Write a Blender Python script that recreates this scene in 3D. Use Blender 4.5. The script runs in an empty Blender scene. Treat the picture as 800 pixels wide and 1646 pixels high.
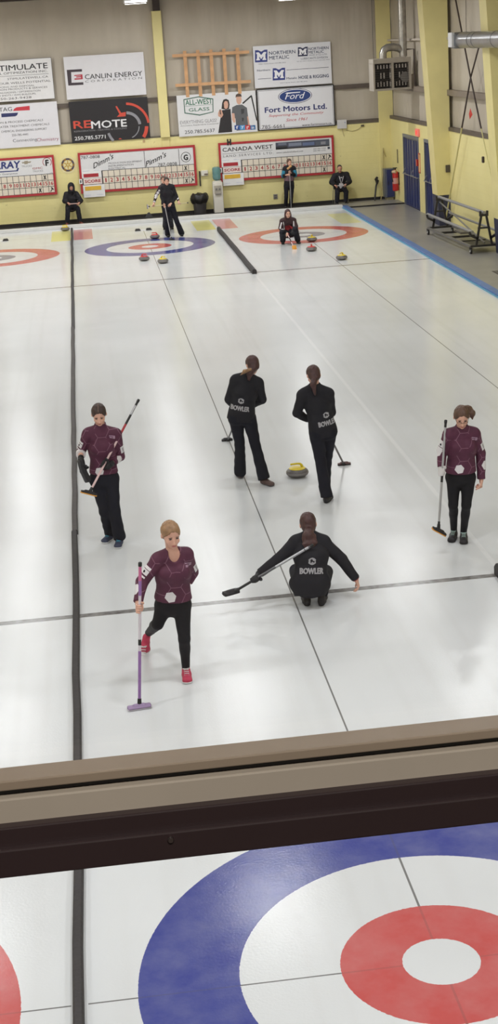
import bpy, bmesh, math, random
import numpy as np
from mathutils import Vector, Matrix
from mathutils.bvhtree import BVHTree
random.seed(7)
SC = bpy.context.scene
COL = SC.collection
PI = math.pi

# ------------------------------------------------------------------ camera
CAM = np.array([-1.7128, -7.66923, 5.36151])
YAW, PITCH, ROLL, FPX = -0.09432, 0.30473, -0.06429, 2411.757
def _basis():
    f = np.array([-math.sin(YAW)*math.cos(PITCH), math.cos(YAW)*math.cos(PITCH), -math.sin(PITCH)])
    r = np.cross(f, [0, 0, 1]); r /= np.linalg.norm(r); u = np.cross(r, f)
    c, s = math.cos(ROLL), math.sin(ROLL)
    return c*r+s*u, -s*r+c*u, f
RR, UU, FF = _basis()
def at(px, py, Y):          # the point of the plane y = Y seen at a pixel of the photograph
    d = FF + RR*(px-400)/FPX - UU*(py-823)/FPX
    return Vector(CAM + d*(Y-CAM[1])/d[1])
def ground(px, py, Z=0.0):
    d = FF + RR*(px-400)/FPX - UU*(py-823)/FPX
    return Vector(CAM + d*(Z-CAM[2])/d[2])
cd = bpy.data.cameras.new('camera'); co = bpy.data.objects.new('camera', cd); COL.objects.link(co)
M4 = Matrix(((RR[0], UU[0], -FF[0], CAM[0]), (RR[1], UU[1], -FF[1], CAM[1]), (RR[2], UU[2], -FF[2], CAM[2]), (0, 0, 0, 1)))
co.matrix_world = M4
cd.sensor_fit = 'VERTICAL'; cd.sensor_height = 24.0; cd.lens = FPX/1646*24.0; cd.clip_start = 0.05; cd.clip_end = 200
SC.camera = co

# ------------------------------------------------------------------ materials
def lin(c):
    return tuple(((v/255)/12.92 if v/255 <= 0.04045 else ((v/255+0.055)/1.055)**2.4) for v in c)
MATS = {}
def mat(name, rgb, rough=0.6, metal=0.0, var=0.06, scale=8.0, bump=0.0, bscale=60.0, spec=0.5, emit=None, es=0.0, coat=0.0, sheen=0.0):
    if name in MATS: return MATS[name]
    m = bpy.data.materials.new(name); m.use_nodes = True; nt = m.node_tree
    b = nt.nodes['Principled BSDF']
    c = lin(rgb)
    tc = nt.nodes.new('ShaderNodeTexCoord')
    if var > 0:
        n = nt.nodes.new('ShaderNodeTexNoise'); n.inputs['Scale'].default_value = scale; n.inputs['Detail'].default_value = 4
        nt.links.new(tc.outputs['Object'], n.inputs['Vector'])
        r = nt.nodes.new('ShaderNodeMapRange'); r.inputs['From Min'].default_value = 0.3; r.inputs['From Max'].default_value = 0.7
        r.inputs['To Min'].default_value = 1-var; r.inputs['To Max'].default_value = 1+var
        nt.links.new(n.outputs['Fac'], r.inputs['Value'])
        v = nt.nodes.new('ShaderNodeVectorMath'); v.operation = 'SCALE'; v.inputs[0].default_value = c
        nt.links.new(r.outputs[0], v.inputs['Scale']); nt.links.new(v.outputs[0], b.inputs['Base Color'])
    else:
        b.inputs['Base Color'].default_value = (*c, 1)
    if bump > 0:
        n2 = nt.nodes.new('ShaderNodeTexNoise'); n2.inputs['Scale'].default_value = bscale; n2.inputs['Detail'].default_value = 3
        nt.links.new(tc.outputs['Object'], n2.inputs['Vector'])
        bp = nt.nodes.new('ShaderNodeBump'); bp.inputs['Strength'].default_value = bump; bp.inputs['Distance'].default_value = 0.02
        nt.links.new(n2.outputs['Fac'], bp.inputs['Height']); nt.links.new(bp.outputs[0], b.inputs['Normal'])
    b.inputs['Roughness'].default_value = rough; b.inputs['Metallic'].default_value = metal
    b.inputs['Specular IOR Level'].default_value = spec; b.inputs['Coat Weight'].default_value = coat
    b.inputs['Sheen Weight'].default_value = sheen
    if emit:
        b.inputs['Emission Color'].default_value = (*lin(emit), 1); b.inputs['Emission Strength'].default_value = es
    MATS[name] = m
    return m
class NB:                       # small expression helper for node maths
    def __init__(s, nt): s.nt = nt
    def m(s, op, *a):
        n = s.nt.nodes.new('ShaderNodeMath'); n.operation = op
        for i, v in enumerate(a):
            if isinstance(v, (int, float)): n.inputs[i].default_value = v
            else: s.nt.links.new(v, n.inputs[i])
        return n.outputs[0]
    def band(s, v, c, w):       # 1 where |v-c| < w
        return s.m('LESS_THAN', s.m('ABSOLUTE', s.m('SUBTRACT', v, c)), w)
    def rng(s, v, a, b):
        return s.m('MULTIPLY', s.m('GREATER_THAN', v, a), s.m('LESS_THAN', v, b))
    def mix(s, fac, a, b):
        n = s.nt.nodes.new('ShaderNodeMix'); n.data_type = 'RGBA'
        for k, v in ((0, fac), (6, a), (7, b)):
            if isinstance(v, (int, float)): n.inputs[k].default_value = v
            elif isinstance(v, tuple): n.inputs[k].default_value = (*v, 1) if len(v) == 3 else v
            else: s.nt.links.new(v, n.inputs[k])
        return n.outputs[2]

W = 4.349
TEE = 34.75
def ice_material():
    m = bpy.data.materials.new('pebbled_ice'); m.use_nodes = True; nt = m.node_tree; b = nt.nodes['Principled BSDF']; N = NB(nt)
    g = nt.nodes.new('ShaderNodeNewGeometry'); sp = nt.nodes.new('ShaderNodeSeparateXYZ'); nt.links.new(g.outputs['Position'], sp.inputs[0])
    x, y = sp.outputs[0], sp.outputs[1]
    sh = N.m('ROUND', N.m('DIVIDE', x, W))                # sheet index
    xm = N.m('SUBTRACT', x, N.m('MULTIPLY', sh, W))
    far = N.m('GREATER_THAN', y, 17.375)
    ym = N.m('SUBTRACT', y, N.m('MULTIPLY', far, TEE))
    # slightly ragged paint edges
    nz = nt.nodes.new('ShaderNodeTexNoise'); nz.inputs['Scale'].default_value = 60; nz.inputs['Detail'].default_value = 2
    nt.links.new(g.outputs['Position'], nz.inputs['Vector'])
    r = N.m('SQRT', N.m('ADD', N.m('MULTIPLY', xm, xm), N.m('MULTIPLY', ym, ym)))
    r = N.m('ADD', r, N.m('MULTIPLY', N.m('SUBTRACT', nz.outputs['Fac'], 0.5), 0.012))
    outer = N.rng(r, 1.219, 1.829); inner = N.rng(r, 0.235, 0.6096)
    odd = N.m('LESS_THAN', N.m('ABSOLUTE', N.m('SUBTRACT', N.m('ABSOLUTE', sh), 1.0)), 0.5)   # neighbours of the middle sheet
    red, blue, greyblue = lin((196, 88, 86)), lin((66, 74, 146)), lin((128, 130, 146))
    # mottled paint
    n2 = nt.nodes.new('ShaderNodeTexNoise'); n2.inputs['Scale'].default_value = 2.2; n2.inputs['Detail'].default_value = 7; n2.inputs['Roughness'].default_value = 0.62
    nt.links.new(g.outputs['Position'], n2.inputs['Vector'])
    fade = N.m('MULTIPLY', N.m('SUBTRACT', n2.outputs['Fac'], 0.40), 0.40)
    fade = N.m('MAXIMUM', N.m('MINIMUM', fade, 0.30), 0.0)
    whitec = lin((222, 220, 217))
    oc = N.mix(odd, blue, red); ic = N.mix(odd, red, greyblue)
    # cloudy white of the ice
    n3 = nt.nodes.new('ShaderNodeTexNoise'); n3.inputs['Scale'].default_value = 0.45; n3.inputs['Detail'].default_value = 6
    nt.links.new(g.outputs['Position'], n3.inputs['Vector'])
    base = N.mix(n3.outputs['Fac'], lin((207, 209, 210)), lin((230, 233, 235)))
    # faint scraped track lines running along the sheets
    tr = nt.nodes.new('ShaderNodeTexNoise'); tr.inputs['Scale'].default_value = 1.0; tr.inputs['Detail'].default_value = 5
    mp = nt.nodes.new('ShaderNodeMapping'); mp.inputs['Scale'].default_value = (6.0, 0.12, 1)
    nt.links.new(g.outputs['Position'], mp.inputs[0]); nt.links.new(mp.outputs[0], tr.inputs['Vector'])
    base = N.mix(N.m('MULTIPLY', N.m('MAXIMUM', N.m('SUBTRACT', tr.outputs['Fac'], 0.5), 0.0), 0.9), base, lin((196, 195, 193)))
    c = N.mix(N.m('MULTIPLY', outer, N.m('SUBTRACT', 1.0, fade)), base, oc)
    c = N.mix(N.m('MULTIPLY', inner, N.m('SUBTRACT', 1.0, fade)), c, ic)
    dark = lin((104, 102, 98))
    notbutton = N.m('GREATER_THAN', r, 0.235)
    inlen = N.rng(y, -3.7, TEE+3.9)
    cl = N.m('MULTIPLY', N.m('MULTIPLY', N.band(xm, 0, 0.0075), notbutton), inlen)
    tl = N.m('MULTIPLY', N.m('MULTIPLY', N.band(ym, 0, 0.0065), notbutton), N.m('LESS_THAN', N.m('ABSOLUTE', xm), W/2-0.05))
    # lines show weaker through the paint
    paint = N.m('MAXIMUM', outer, inner)
    lw = N.m('MULTIPLY', N.m('MAXIMUM', cl, tl), N.m('SUBTRACT', 0.85, N.m('MULTIPLY', paint, 0.6)))
    c = N.mix(lw, c, lin((92, 90, 88)))
    # back lines
    c = N.mix(N.m('MULTIPLY', N.band(N.m('ABSOLUTE', N.m('SUBTRACT', y, 17.375)), 17.375+1.829, 0.006), 0.5), c, dark)
    # hog lines
    sm = nt.nodes.new('ShaderNodeTexNoise'); sm.inputs['Scale'].default_value = 14; sm.inputs['Detail'].default_value = 5
    nt.links.new(g.outputs['Position'], sm.inputs['Vector'])
    hg = N.m('MULTIPLY', N.band(N.m('ABSOLUTE', N.m('SUBTRACT', y, 17.375)), 10.975, 0.05), N.m('MINIMUM', N.m('ADD', 0.55, N.m('MULTIPLY', sm.outputs['Fac'], 0.6)), 1.0))
    c = N.mix(hg, c, lin((98, 94, 91)))
    # pale scraped seam where the divider is missing between the two right-hand sheets
    seam = N.m('MULTIPLY', N.band(x, W/2, 0.028), N.rng(y, 6.5, 28.0))
    c = N.mix(N.m('MULTIPLY', seam, 0.30), c, lin((246, 246, 246)))
    # painted corner patches behind the far houses
    def patch(cc, x0, x1, y0, y1, rgb, a):
        return N.mix(N.m('MULTIPLY', N.m('MULTIPLY', N.rng(x, x0, x1), N.rng(y, y0, y1)), a), cc, lin(rgb))
    for k in (-1, 0):
        dx = W*(k+0.5)
        c = patch(c, dx-0.62, dx-0.04, 37.55, 40.2, (224, 216, 104), 0.8)
        c = patch(c, dx+0.05, dx+0.62, 37.55, 40.2, (205, 120, 122), 0.85)
    c = patch(c, W*1.5-0.75, W*1.5-0.15, 36.6, 39.3, (226, 220, 120), 0.6)
    # thin hack lines
    hk = N.m('MULTIPLY', N.band(N.m('ABSOLUTE', N.m('SUBTRACT', y, 17.375)), 17.375+4.05, 0.02), N.m('LESS_THAN', N.m('ABSOLUTE', xm), 1.05))
    c = N.mix(N.m('MULTIPLY', hk, 0.55), c, lin((150, 120, 112)))
    nt.links.new(c, b.inputs['Base Color'])
    # pebble
    pb = nt.nodes.new('ShaderNodeTexNoise'); pb.inputs['Scale'].default_value = 55; pb.inputs['Detail'].default_value = 3
    nt.links.new(g.outputs['Position'], pb.inputs['Vector'])
    bp = nt.nodes.new('ShaderNodeBump'); bp.inputs['Strength'].default_value = 0.12; bp.inputs['Distance'].default_value = 0.006
    nt.links.new(pb.outputs['Fac'], bp.inputs['Height']); nt.links.new(bp.outputs[0], b.inputs['Normal'])
    rr = N.m('ADD', 0.09, N.m('MULTIPLY', n2.outputs['Fac'], 0.10)); nt.links.new(rr, b.inputs['Roughness'])
    b.inputs['Specular IOR Level'].default_value = 0.27
    return m

def fabric_wall_material():
    m = bpy.data.materials.new('insulation_sheet'); m.use_nodes = True; nt = m.node_tree; b = nt.nodes['Principled BSDF']; N = NB(nt)
    g = nt.nodes.new('ShaderNodeNewGeometry'); mp = nt.nodes.new('ShaderNodeMapping'); mp.inputs['Scale'].default_value = (0.9, 0.9, 0.16)
    nt.links.new(g.outputs['Position'], mp.inputs[0])
    n = nt.nodes.new('ShaderNodeTexNoise'); n.inputs['Scale'].default_value = 1.6; n.inputs['Detail'].default_value = 3; nt.links.new(mp.outputs[0], n.inputs['Vector'])
    c = N.mix(n.outputs['Fac'], lin((172, 162, 146)), lin((204, 195, 180)))
    n2 = nt.nodes.new('ShaderNodeTexNoise'); n2.inputs['Scale'].default_value = 5; nt.links.new(g.outputs['Position'], n2.inputs['Vector'])
    c = N.mix(N.m('MULTIPLY', n2.outputs['Fac'], 0.25), c, lin((160, 152, 138)))
    nt.links.new(c, b.inputs['Base Color']); b.inputs['Roughness'].default_value = 0.55
    bp = nt.nodes.new('ShaderNodeBump'); bp.inputs['Strength'].default_value = 0.8; bp.inputs['Distance'].default_value = 0.09
    nt.links.new(n.outputs['Fac'], bp.inputs['Height']); nt.links.new(bp.outputs[0], b.inputs['Normal'])
    return m
def block_material():          # painted concrete block, faint joints
    m = bpy.data.materials.new('yellow_block'); m.use_nodes = True; nt = m.node_tree; b = nt.nodes['Principled BSDF']; N = NB(nt)
    g = nt.nodes.new('ShaderNodeNewGeometry'); sp = nt.nodes.new('ShaderNodeSeparateXYZ'); nt.links.new(g.outputs['Position'], sp.inputs[0])
    s = N.m('ADD', sp.outputs[0], sp.outputs[1]); z = sp.outputs[2]
    row = N.m('FLOOR', N.m('DIVIDE', z, 0.2)); fz = N.m('MODULO', z, 0.2)
    fx = N.m('MODULO', N.m('ADD', N.m('ADD', s, 100.0), N.m('MULTIPLY', row, 0.2)), 0.4)
    joint = N.m('MAXIMUM', N.m('LESS_THAN', fz, 0.012), N.m('LESS_THAN', fx, 0.012))
    n = nt.nodes.new('ShaderNodeTexNoise'); n.inputs['Scale'].default_value = 1.2; n.inputs['Detail'].default_value = 6; nt.links.new(g.outputs['Position'], n.inputs['Vector'])
    c = N.mix(n.outputs['Fac'], lin((226, 214, 146)), lin((240, 230, 168)))
    c = N.mix(N.m('MULTIPLY', joint, 0.10), c, lin((170, 158, 96)))
    # scuffs
    n2 = nt.nodes.new('ShaderNodeTexNoise'); n2.inputs['Scale'].default_value = 9; n2.inputs['Detail'].default_value = 2; nt.links.new(g.outputs['Position'], n2.inputs['Vector'])
    c = N.mix(N.m('MULTIPLY', N.m('GREATER_THAN', n2.outputs['Fac'], 0.76), 0.5), c, lin((150, 138, 92)))
    nt.links.new(c, b.inputs['Base Color']); b.inputs['Roughness'].default_value = 0.5
    bp = nt.nodes.new('ShaderNodeBump'); bp.inputs['Strength'].default_value = 0.25; bp.inputs['Distance'].default_value = 0.004; bp.invert = True
    nt.links.new(joint, bp.inputs['Height']); nt.links.new(bp.outputs[0], b.inputs['Normal'])
    return m

# ------------------------------------------------------------------ mesh builder
class MB:
    def __init__(s): s.v = []; s.f = []
    def add(s, vs, fs):
        o = len(s.v); s.v += [tuple(v) for v in vs]; s.f += [tuple(o+i for i in f) for f in fs]; return s
    def box(s, x0, x1, y0, y1, z0, z1, bev=0.0):
        if x0 > x1: x0, x1 = x1, x0
        if y0 > y1: y0, y1 = y1, y0
        if z0 > z1: z0, z1 = z1, z0
        if bev <= 0:
            return s.add([(x0,y0,z0),(x1,y0,z0),(x1,y1,z0),(x0,y1,z0),(x0,y0,z1),(x1,y0,z1),(x1,y1,z1),(x0,y1,z1)],
                         [(0,3,2,1),(4,5,6,7),(0,1,5,4),(1,2,6,5),(2,3,7,6),(3,0,4,7)])
        bm = bmesh.new(); r = bmesh.ops.create_cube(bm, size=1.0)
        for v in bm.verts: v.co = Vector(((x0+x1)/2+v.co.x*(x1-x0), (y0+y1)/2+v.co.y*(y1-y0), (z0+z1)/2+v.co.z*(z1-z0)))
        bmesh.ops.bevel(bm, geom=list(bm.edges), offset=bev, segments=2, affect='EDGES', profile=0.5)
        bm.verts.index_update(); s.add([v.co[:] for v in bm.verts], [[v.index for v in f.verts] for f in bm.faces]); bm.free(); return s
    def obox(s, a, b, w, h, up=(0,0,1)):     # a bar from a to b of width w and height h
        a, b = Vector(a), Vector(b); d = (b-a).normalized(); u = Vector(up)
        if abs(d.dot(u)) > 0.98: u = Vector((1,0,0))
        r = d.cross(u).normalized(); u = r.cross(d)
        vs = [p + r*sx*w/2 + u*sz*h/2 for p in (a, b) for sx, sz in ((-1,-1),(1,-1),(1,1),(-1,1))]
        return s.add(vs, [(0,1,2,3),(7,6,5,4),(0,4,5,1),(1,5,6,2),(2,6,7,3),(3,7,4,0)])
    def tube(s, pts, r, seg=12, caps=True):
        pts = [Vector(p) for p in pts]; n = len(pts); rs = r if isinstance(r, (list, tuple)) else [r]*n
        d0 = (pts[1]-pts[0]).normalized(); u = Vector((0,0,1)) if abs(d0.z) < 0.9 else Vector((1,0,0))
        vs = []; fs = []
        for i, p in enumerate(pts):
            d = (pts[min(i+1, n-1)]-pts[max(i-1, 0)]).normalized()
            a = d.cross(u).normalized(); u = a.cross(d).normalized()
            for k in range(seg):
                t = 2*PI*k/seg; vs.append(p + (a*math.cos(t)+u*math.sin(t))*rs[i])
        for i in range(n-1):
            for k in range(seg):
                k2 = (k+1) % seg; fs.append((i*seg+k, i*seg+k2, (i+1)*seg+k2, (i+1)*seg+k))
        if caps: fs.append(tuple(range(seg-1, -1, -1))); fs.append(tuple((n-1)*seg+k for k in range(seg)))
        return s.add(vs, fs)
    def lathe(s, prof, c=(0,0,0), seg=32, ax='z', rot=None):   # prof: (r, h)
        vs = []; fs = []; c = Vector(c)
        for r, h in prof:
            for k in range(seg):
                t = 2*PI*k/seg; p = Vector((r*math.cos(t), r*math.sin(t), h))
                if ax == 'y': p = Vector((p.x, h, p.y))
                if ax == 'x': p = Vector((h, p.x, p.y))
                if rot is not None: p = rot @ p
                vs.append(c+p)
        for i in range(len(prof)-1):
            for k in range(seg):
                k2 = (k+1) % seg; fs.append((i*seg+k, i*seg+k2, (i+1)*seg+k2, (i+1)*seg+k))
        fs.append(tuple(range(seg-1, -1, -1))); fs.append(tuple((len(prof)-1)*seg+k for k in range(seg)))
        return s.add(vs, fs)
    def prism(s, poly, fr, th):              # polygon in (u, v), frame fr = (origin, udir, vdir), thickness th along -n
        o, ud, vd = [Vector(q) for q in fr]; n = ud.cross(vd)
        k = len(poly); vs = [o+ud*a+vd*b for a, b in poly] + [o+ud*a+vd*b-n*th for a, b in poly]
        return s.add(vs, [tuple(range(k)), tuple(range(2*k-1, k-1, -1))] + [(i, k+i, k+(i+1) % k, (i+1) % k) for i in range(k)])
    def build(s, name, m, parent=None, smooth=None, loc=None):
        me = bpy.data.meshes.new(name); me.from_pydata(s.v, [], s.f); me.update()
        bm = bmesh.new(); bm.from_mesh(me); bmesh.ops.recalc_face_normals(bm, faces=bm.faces); bm.to_mesh(me); bm.free()
        if smooth is not None:
            me.polygons.foreach_set('use_smooth', [True]*len(me.polygons)); me.set_sharp_from_angle(angle=math.radians(smooth))
        me.materials.append(m); return link(name, me, parent, loc)
def link(name, me, parent=None, loc=None):
    o = bpy.data.objects.new(name, me); COL.objects.link(o)
    if parent is not None:
        o.parent = parent
        p = parent; t = Vector((0,0,0)); M = Matrix.Identity(4)
        chain = []
        while p is not None: chain.append(p); p = p.parent
        for q in reversed(chain): M = M @ q.matrix_basis
        if not getattr(parent, 'data', None) is None or True: o.matrix_basis = M.inverted()   # vertices are written in world space
    if loc is not None: o.location = loc
    return o
def tag(o, label=None, cat=None, group=None, kind=None):
    if label: o['label'] = label
    if cat: o['category'] = cat
    if group: o['group'] = group
    if kind: o['kind'] = kind
    return o
def thing(name, label, cat, loc=(0,0,0), group=None, rotz=0.0):
    o = bpy.data.objects.new(name, None); COL.objects.link(o); o.location = loc; o.rotation_euler = (0,0,rotz); o.empty_display_size = 0.1
    o.matrix_basis = Matrix.Translation(Vector(loc)) @ Matrix.Rotation(rotz, 4, 'Z')
    return tag(o, label, cat, group)
def struct(o): o['kind'] = 'structure'; return o
def copy_tree(o, parent=None):
    c = o.copy(); COL.objects.link(c)
    if parent is not None: c.parent = parent
    for ch in list(o.children): copy_tree(ch, c)
    return c

# lettering -> triangles in the plane
_tc = {}
def text_geo(s, bold=0.0, shear=0.0, spacing=1.0):
    key = (s, bold, shear, spacing)
    if key in _tc: return _tc[key]
    cu = bpy.data.curves.new('lettering', 'FONT'); cu.body = s; cu.size = 1.0; cu.offset = bold; cu.shear = shear; cu.space_character = spacing
    cu.resolution_u = 2; cu.fill_mode = 'BOTH'
    o = bpy.data.objects.new('lettering', cu); COL.objects.link(o)
    dg = bpy.context.evaluated_depsgraph_get(); me = bpy.data.meshes.new_from_object(o.evaluated_get(dg))
    vs = [v.co.copy() for v in me.vertices]; fs = [tuple(p.vertices) for p in me.polygons]
    COL.objects.unlink(o); bpy.data.objects.remove(o); bpy.data.curves.remove(cu); bpy.data.meshes.remove(me)
    xs = [v.x for v in vs]; ys = [v.y for v in vs]
    r = (vs, fs, (min(xs), max(xs), min(ys), max(ys))); _tc[key] = r; return r
def text(mb, s, u0, u1, v0, v1, fr, lift=0.0, bold=0.0, shear=0.0, spacing=1.0, rot=0.0):
    if bold > 0:
        b_ = bold*(v1-v0)*1.1
        for k, (du, dv) in enumerate(((-1,0),(1,0),(0,-.8),(0,.8)) if bold > .012 else ((-1,0),(1,0))): text(mb, s, u0+b_+du*b_, u1-b_+du*b_, v0+(b_*.8 if bold > .012 else 0)+dv*b_, v1-(b_*.8 if bold > .012 else 0)+dv*b_, fr, lift+.0001*k, 0.0, shear, spacing, rot)
        return mb
    """writes s so that it fills the rectangle u0..u1, v0..v1 of the frame (origin, udir, vdir)"""
    vs, fs, (a, b, c, d) = text_geo(s, bold, shear, spacing)
    o, ud, vd = [Vector(q) for q in fr]; n = ud.cross(vd); out = []
    cu, cv = (u0+u1)/2, (v0+v1)/2
    for v in vs:
        pu = u0+(v.x-a)/(b-a)*(u1-u0); pv = v0+(v.y-c)/(d-c)*(v1-v0)
        if rot: pu, pv = cu+(pu-cu)*math.cos(rot)-(pv-cv)*math.sin(rot), cv+(pu-cu)*math.sin(rot)+(pv-cv)*math.cos(rot)
        out.append(o+ud*pu+vd*pv+n*lift)
    mb.add(out, fs); return mb
def flat(mb, poly, fr, lift=0.0):
    o, ud, vd = [Vector(q) for q in fr]; n = ud.cross(vd)
    mb.add([o+ud*a+vd*b+n*lift for a, b in poly], [tuple(range(len(poly)))]); return mb
def rect(mb, u0, u1, v0, v1, fr, lift=0.0): return flat(mb, [(u0,v0),(u1,v0),(u1,v1),(u0,v1)], fr, lift)
def arcband(mb, cu, cv, r0, r1, a0, a1, fr, lift=0.0, n=24, ell=1.0):
    o, ud, vd = [Vector(q) for q in fr]; nn = ud.cross(vd)
    vs = []
    for i in range(n+1):
        t = math.radians(a0+(a1-a0)*i/n)
        for r in (r0, r1): vs.append(o+ud*(cu+r*math.cos(t))+vd*(cv+r*ell*math.sin(t))+nn*lift)
    mb.add(vs, [(2*i, 2*i+1, 2*i+3, 2*i+2) for i in range(n)]); return mb

# ------------------------------------------------------------------ shell
YB = 42.4; XR = 8.5; ZC = 7.3; XL = -11.2; YF = -6.9
YEL = block_material(); INS = fabric_wall_material()
YELP = mat('yellow_steel_paint', (226, 214, 150), 0.45, var=0.05, scale=2)
GIRT = mat('brown_steel', (92, 82, 74), 0.5); DKS = mat('dark_brown_steel', (52, 40, 38), 0.5)
BLACK = mat('black_plastic', (24, 24, 26), 0.45); BRUB = mat('black_rubber', (46, 45, 46), 0.7, bump=0.2)
BLUE = mat('navy_paint', (40, 52, 102), 0.35, var=0.12, scale=3); WHITE = mat('white_paint', (232, 232, 232), 0.5, var=0.03)
GREYF = mat('grey_floor_paint', (136, 134, 132), 0.35, var=0.10, scale=1.5)
STEEL = mat('galvanised_steel', (168, 168, 168), 0.32, metal=0.9, var=0.1, scale=5)

ice = MB().add([(XL,-6.9,0),(W*1.5,-6.9,0),(W*1.5,40.72,0),(XL,40.72,0)], [(0,1,2,3)])
struct(ice.build('floor', ice_material()))
struct(MB().box(W*1.5+0.02, XR, YF, YB, -0.05, 0.012).build('floor', GREYF))
struct(MB().box(XL, W*1.5+0.02, 40.72, YB, -0.05, 0.0).build('floor', mat('dark_carpet', (34, 32, 33), 0.9, var=0.2, scale=20)))
# wooden/foam kick board at the end of the ice
struct(MB().box(XL, W*1.5, 40.70, 40.94, 0, 0.10, 0.01).build('trim_1', mat('bumper_white', (214, 214, 212), 0.5, var=0.04)))
struct(MB().box(XL, XR, YB-0.03, YB, 0, 0.10).build('baseboard_back', mat('black_cove', (30, 27, 27), 0.6)))
# blue curb on the right
curb = MB().box(W*1.5, W*1.5+0.17, YF, 40.9, 0, 0.06, 0.008)
struct(curb.build('trim_2', mat('curb_blue', (78, 112, 170), 0.4, var=0.15, scale=4, bump=0.2)))
struct(MB().box(W*1.5-0.03, W*1.5, YF, 40.9, 0, 0.02).build('trim_3', mat('tape_cyan', (92, 160, 186), 0.4)))
# far right raised grey step and brown mat
struct(MB().box(W*1.5+0.12, XR, 40.55, 41.55, 0, 0.05, 0.006).build('trim_4', GREYF))
struct(MB().box(W*1.5+0.17, XR, 40.50, 40.55, 0, 0.052).build('trim_5', BLACK))
# back wall: yellow block below, sheeted insulation above
struct(MB().box(XL, XR+0.1, YB, YB+0.25, 0, 2.5).build('wall_back', YEL))
ins = MB()
nx = 90
for i in range(nx):                     # gently quilted sheet, sagging between battens
    pass
cols = 130; rows = 8; vs = []
for j in range(rows+1):
    for i in range(cols+1):
        xx = XL+(XR+0.1-XL)*i/cols; zz = 2.5+(ZC-2.5)*j/rows
        ph = (xx % 1.22)/1.22
        vs.append((xx, YB+0.16-0.07*abs(math.sin(ph*PI))**0.6+random.uniform(-.008,.008), zz))
ins.add(vs, [(j*(cols+1)+i, j*(cols+1)+i+1, (j+1)*(cols+1)+i+1, (j+1)*(cols+1)+i) for j in range(rows) for i in range(cols)])
struct(ins.build('wall_back_upper', INS, smooth=60))
struct(MB().box(XL, XR, YB+0.02, YB+0.12, 3.62, 3.76).build('trim_6', GIRT))
struct(MB().box(XL, XR, YB-0.01, YB+0.13, 2.5, 2.55).build('trim_7', mat('sill_brown', (104, 98, 84), 0.6)))
struct(MB().box(6.72, 8.13, YB-0.02, YB+0.10, 2.55, 2.63).build('trim_8', GIRT))
# back wall posts
struct(MB().box(0.94, 1.24, YB-0.14, YB+0.1, 2.5, 6.39, 0.01).build('column_1', YELP))
struct(MB().box(0.96, 1.22, YB-0.03, YB+0.0, 0.1, 2.5, 0.01).build('column_1_base', YELP))
struct(MB().box(1.0, 1.22, YB-0.10, YB+0.1, 6.39, ZC).build('trim_9', DKS))
struct(MB().box(8.12, XR+0.1, YB-0.05, YB+0.02, 0.1, ZC, 0.005).build('column_2', YELP))
struct(MB().box(XL, 8.1, YB-0.35, YB, 6.93, 7.1).build('trim_10', DKS))
# right wall: block to 2.6 m, sheeting above, doors cut as recesses
rw = MB()
DZ = 2.22
segs = [(YF, 37.30), (38.05, 38.3)]
d2 = (36.0, 37.42); d1 = (38.12, 40.42)
for a, b in ((YF, d2[0]), (d2[1], d1[0]), (d1[1], YB)): rw.box(XR, XR+0.25, a, b, 0, DZ)
rw.box(XR, XR+0.25, YF, YB, DZ, 2.62)
struct(rw.build('wall_right', YEL))
ins2 = MB(); vs = []; cols = 260; rows = 10
for j in range(rows+1):
    for i in range(cols+1):
        yy = YF+(YB-YF)*i/cols; zz = 2.62+(ZC-2.62)*j/rows; ph = (zz % 0.93)/0.93
        vs.append((XR+0.16-0.05*abs(math.sin(ph*PI))**0.6+random.uniform(-.006,.006), yy, zz))
ins2.add(vs, [(j*(cols+1)+i, j*(cols+1)+i+1, (j+1)*(cols+1)+i+1, (j+1)*(cols+1)+i) for j in range(rows) for i in range(cols)])
struct(ins2.build('wall_right_upper', INS, smooth=60))
struct(MB().box(XR-0.02, XR+0.14, YF, YB, 2.60, 2.70).build('trim_11', GIRT))
struct(MB().box(XR-0.04, XR+0.12, YF, YB, 3.55, 3.70).build('trim_12', mat('girt_grey', (128, 116, 104), 0.5)))
struct(MB().box(XR-0.02, XR+0.12, YF, YB, 5.02, 5.08).build('trim_13', mat('batten_pale', (196, 186, 174), 0.6)))
# tapered rigid-frame columns on the right wall, navy painted feet
for i, yc in enumerate((34.3, 27.8, 20.0, 12.0)):
    c = MB(); x_in = lambda z: 8.18 - 0.058*z
    y0, y1 = yc, yc+0.62
    z0, z1 = 0.86, ZC
    c.add([(x_in(z0),y0,z0),(XR+.02,y0,z0),(XR+.02,y1,z0),(x_in(z0),y1,z0),(x_in(z1),y0,z1),(XR+.02,y0,z1),(XR+.02,y1,z1),(x_in(z1),y1,z1)],
          [(0,3,2,1),(4,5,6,7),(0,1,5,4),(1,2,6,5),(2,3,7,6),(3,0,4,7)])
    struct(c.build('column_%d' % (3+i), YELP))
    c = MB(); z0, z1 = 0.0, 0.86
    c.add([(x_in(z0),y0+.01,z0),(XR+.02,y0+.01,z0),(XR+.02,y1,z0),(x_in(z0),y1,z0),(x_in(z1),y0+.01,z1),(XR+.02,y0+.01,z1),(XR+.02,y1,z1),(x_in(z1),y1,z1)],
          [(0,3,2,1),(4,5,6,7),(0,1,5,4),(1,2,6,5),(2,3,7,6),(3,0,4,7)])
    struct(c.build('column_%d_base' % (3+i), mat('navy_base', (44, 48, 76), 0.5)))
struct(MB().box(XL-0.2, XR+0.5, YF-0.3, YB+0.4, ZC, ZC+0.1).build('ceiling', mat('ceiling_white', (190, 184, 174), 0.7)))
struct(MB().box(XL-0.2, XL, YF, YB, 0, ZC).build('wall_left', mat('wall_cream', (206, 196, 160), 0.6)))
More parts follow.
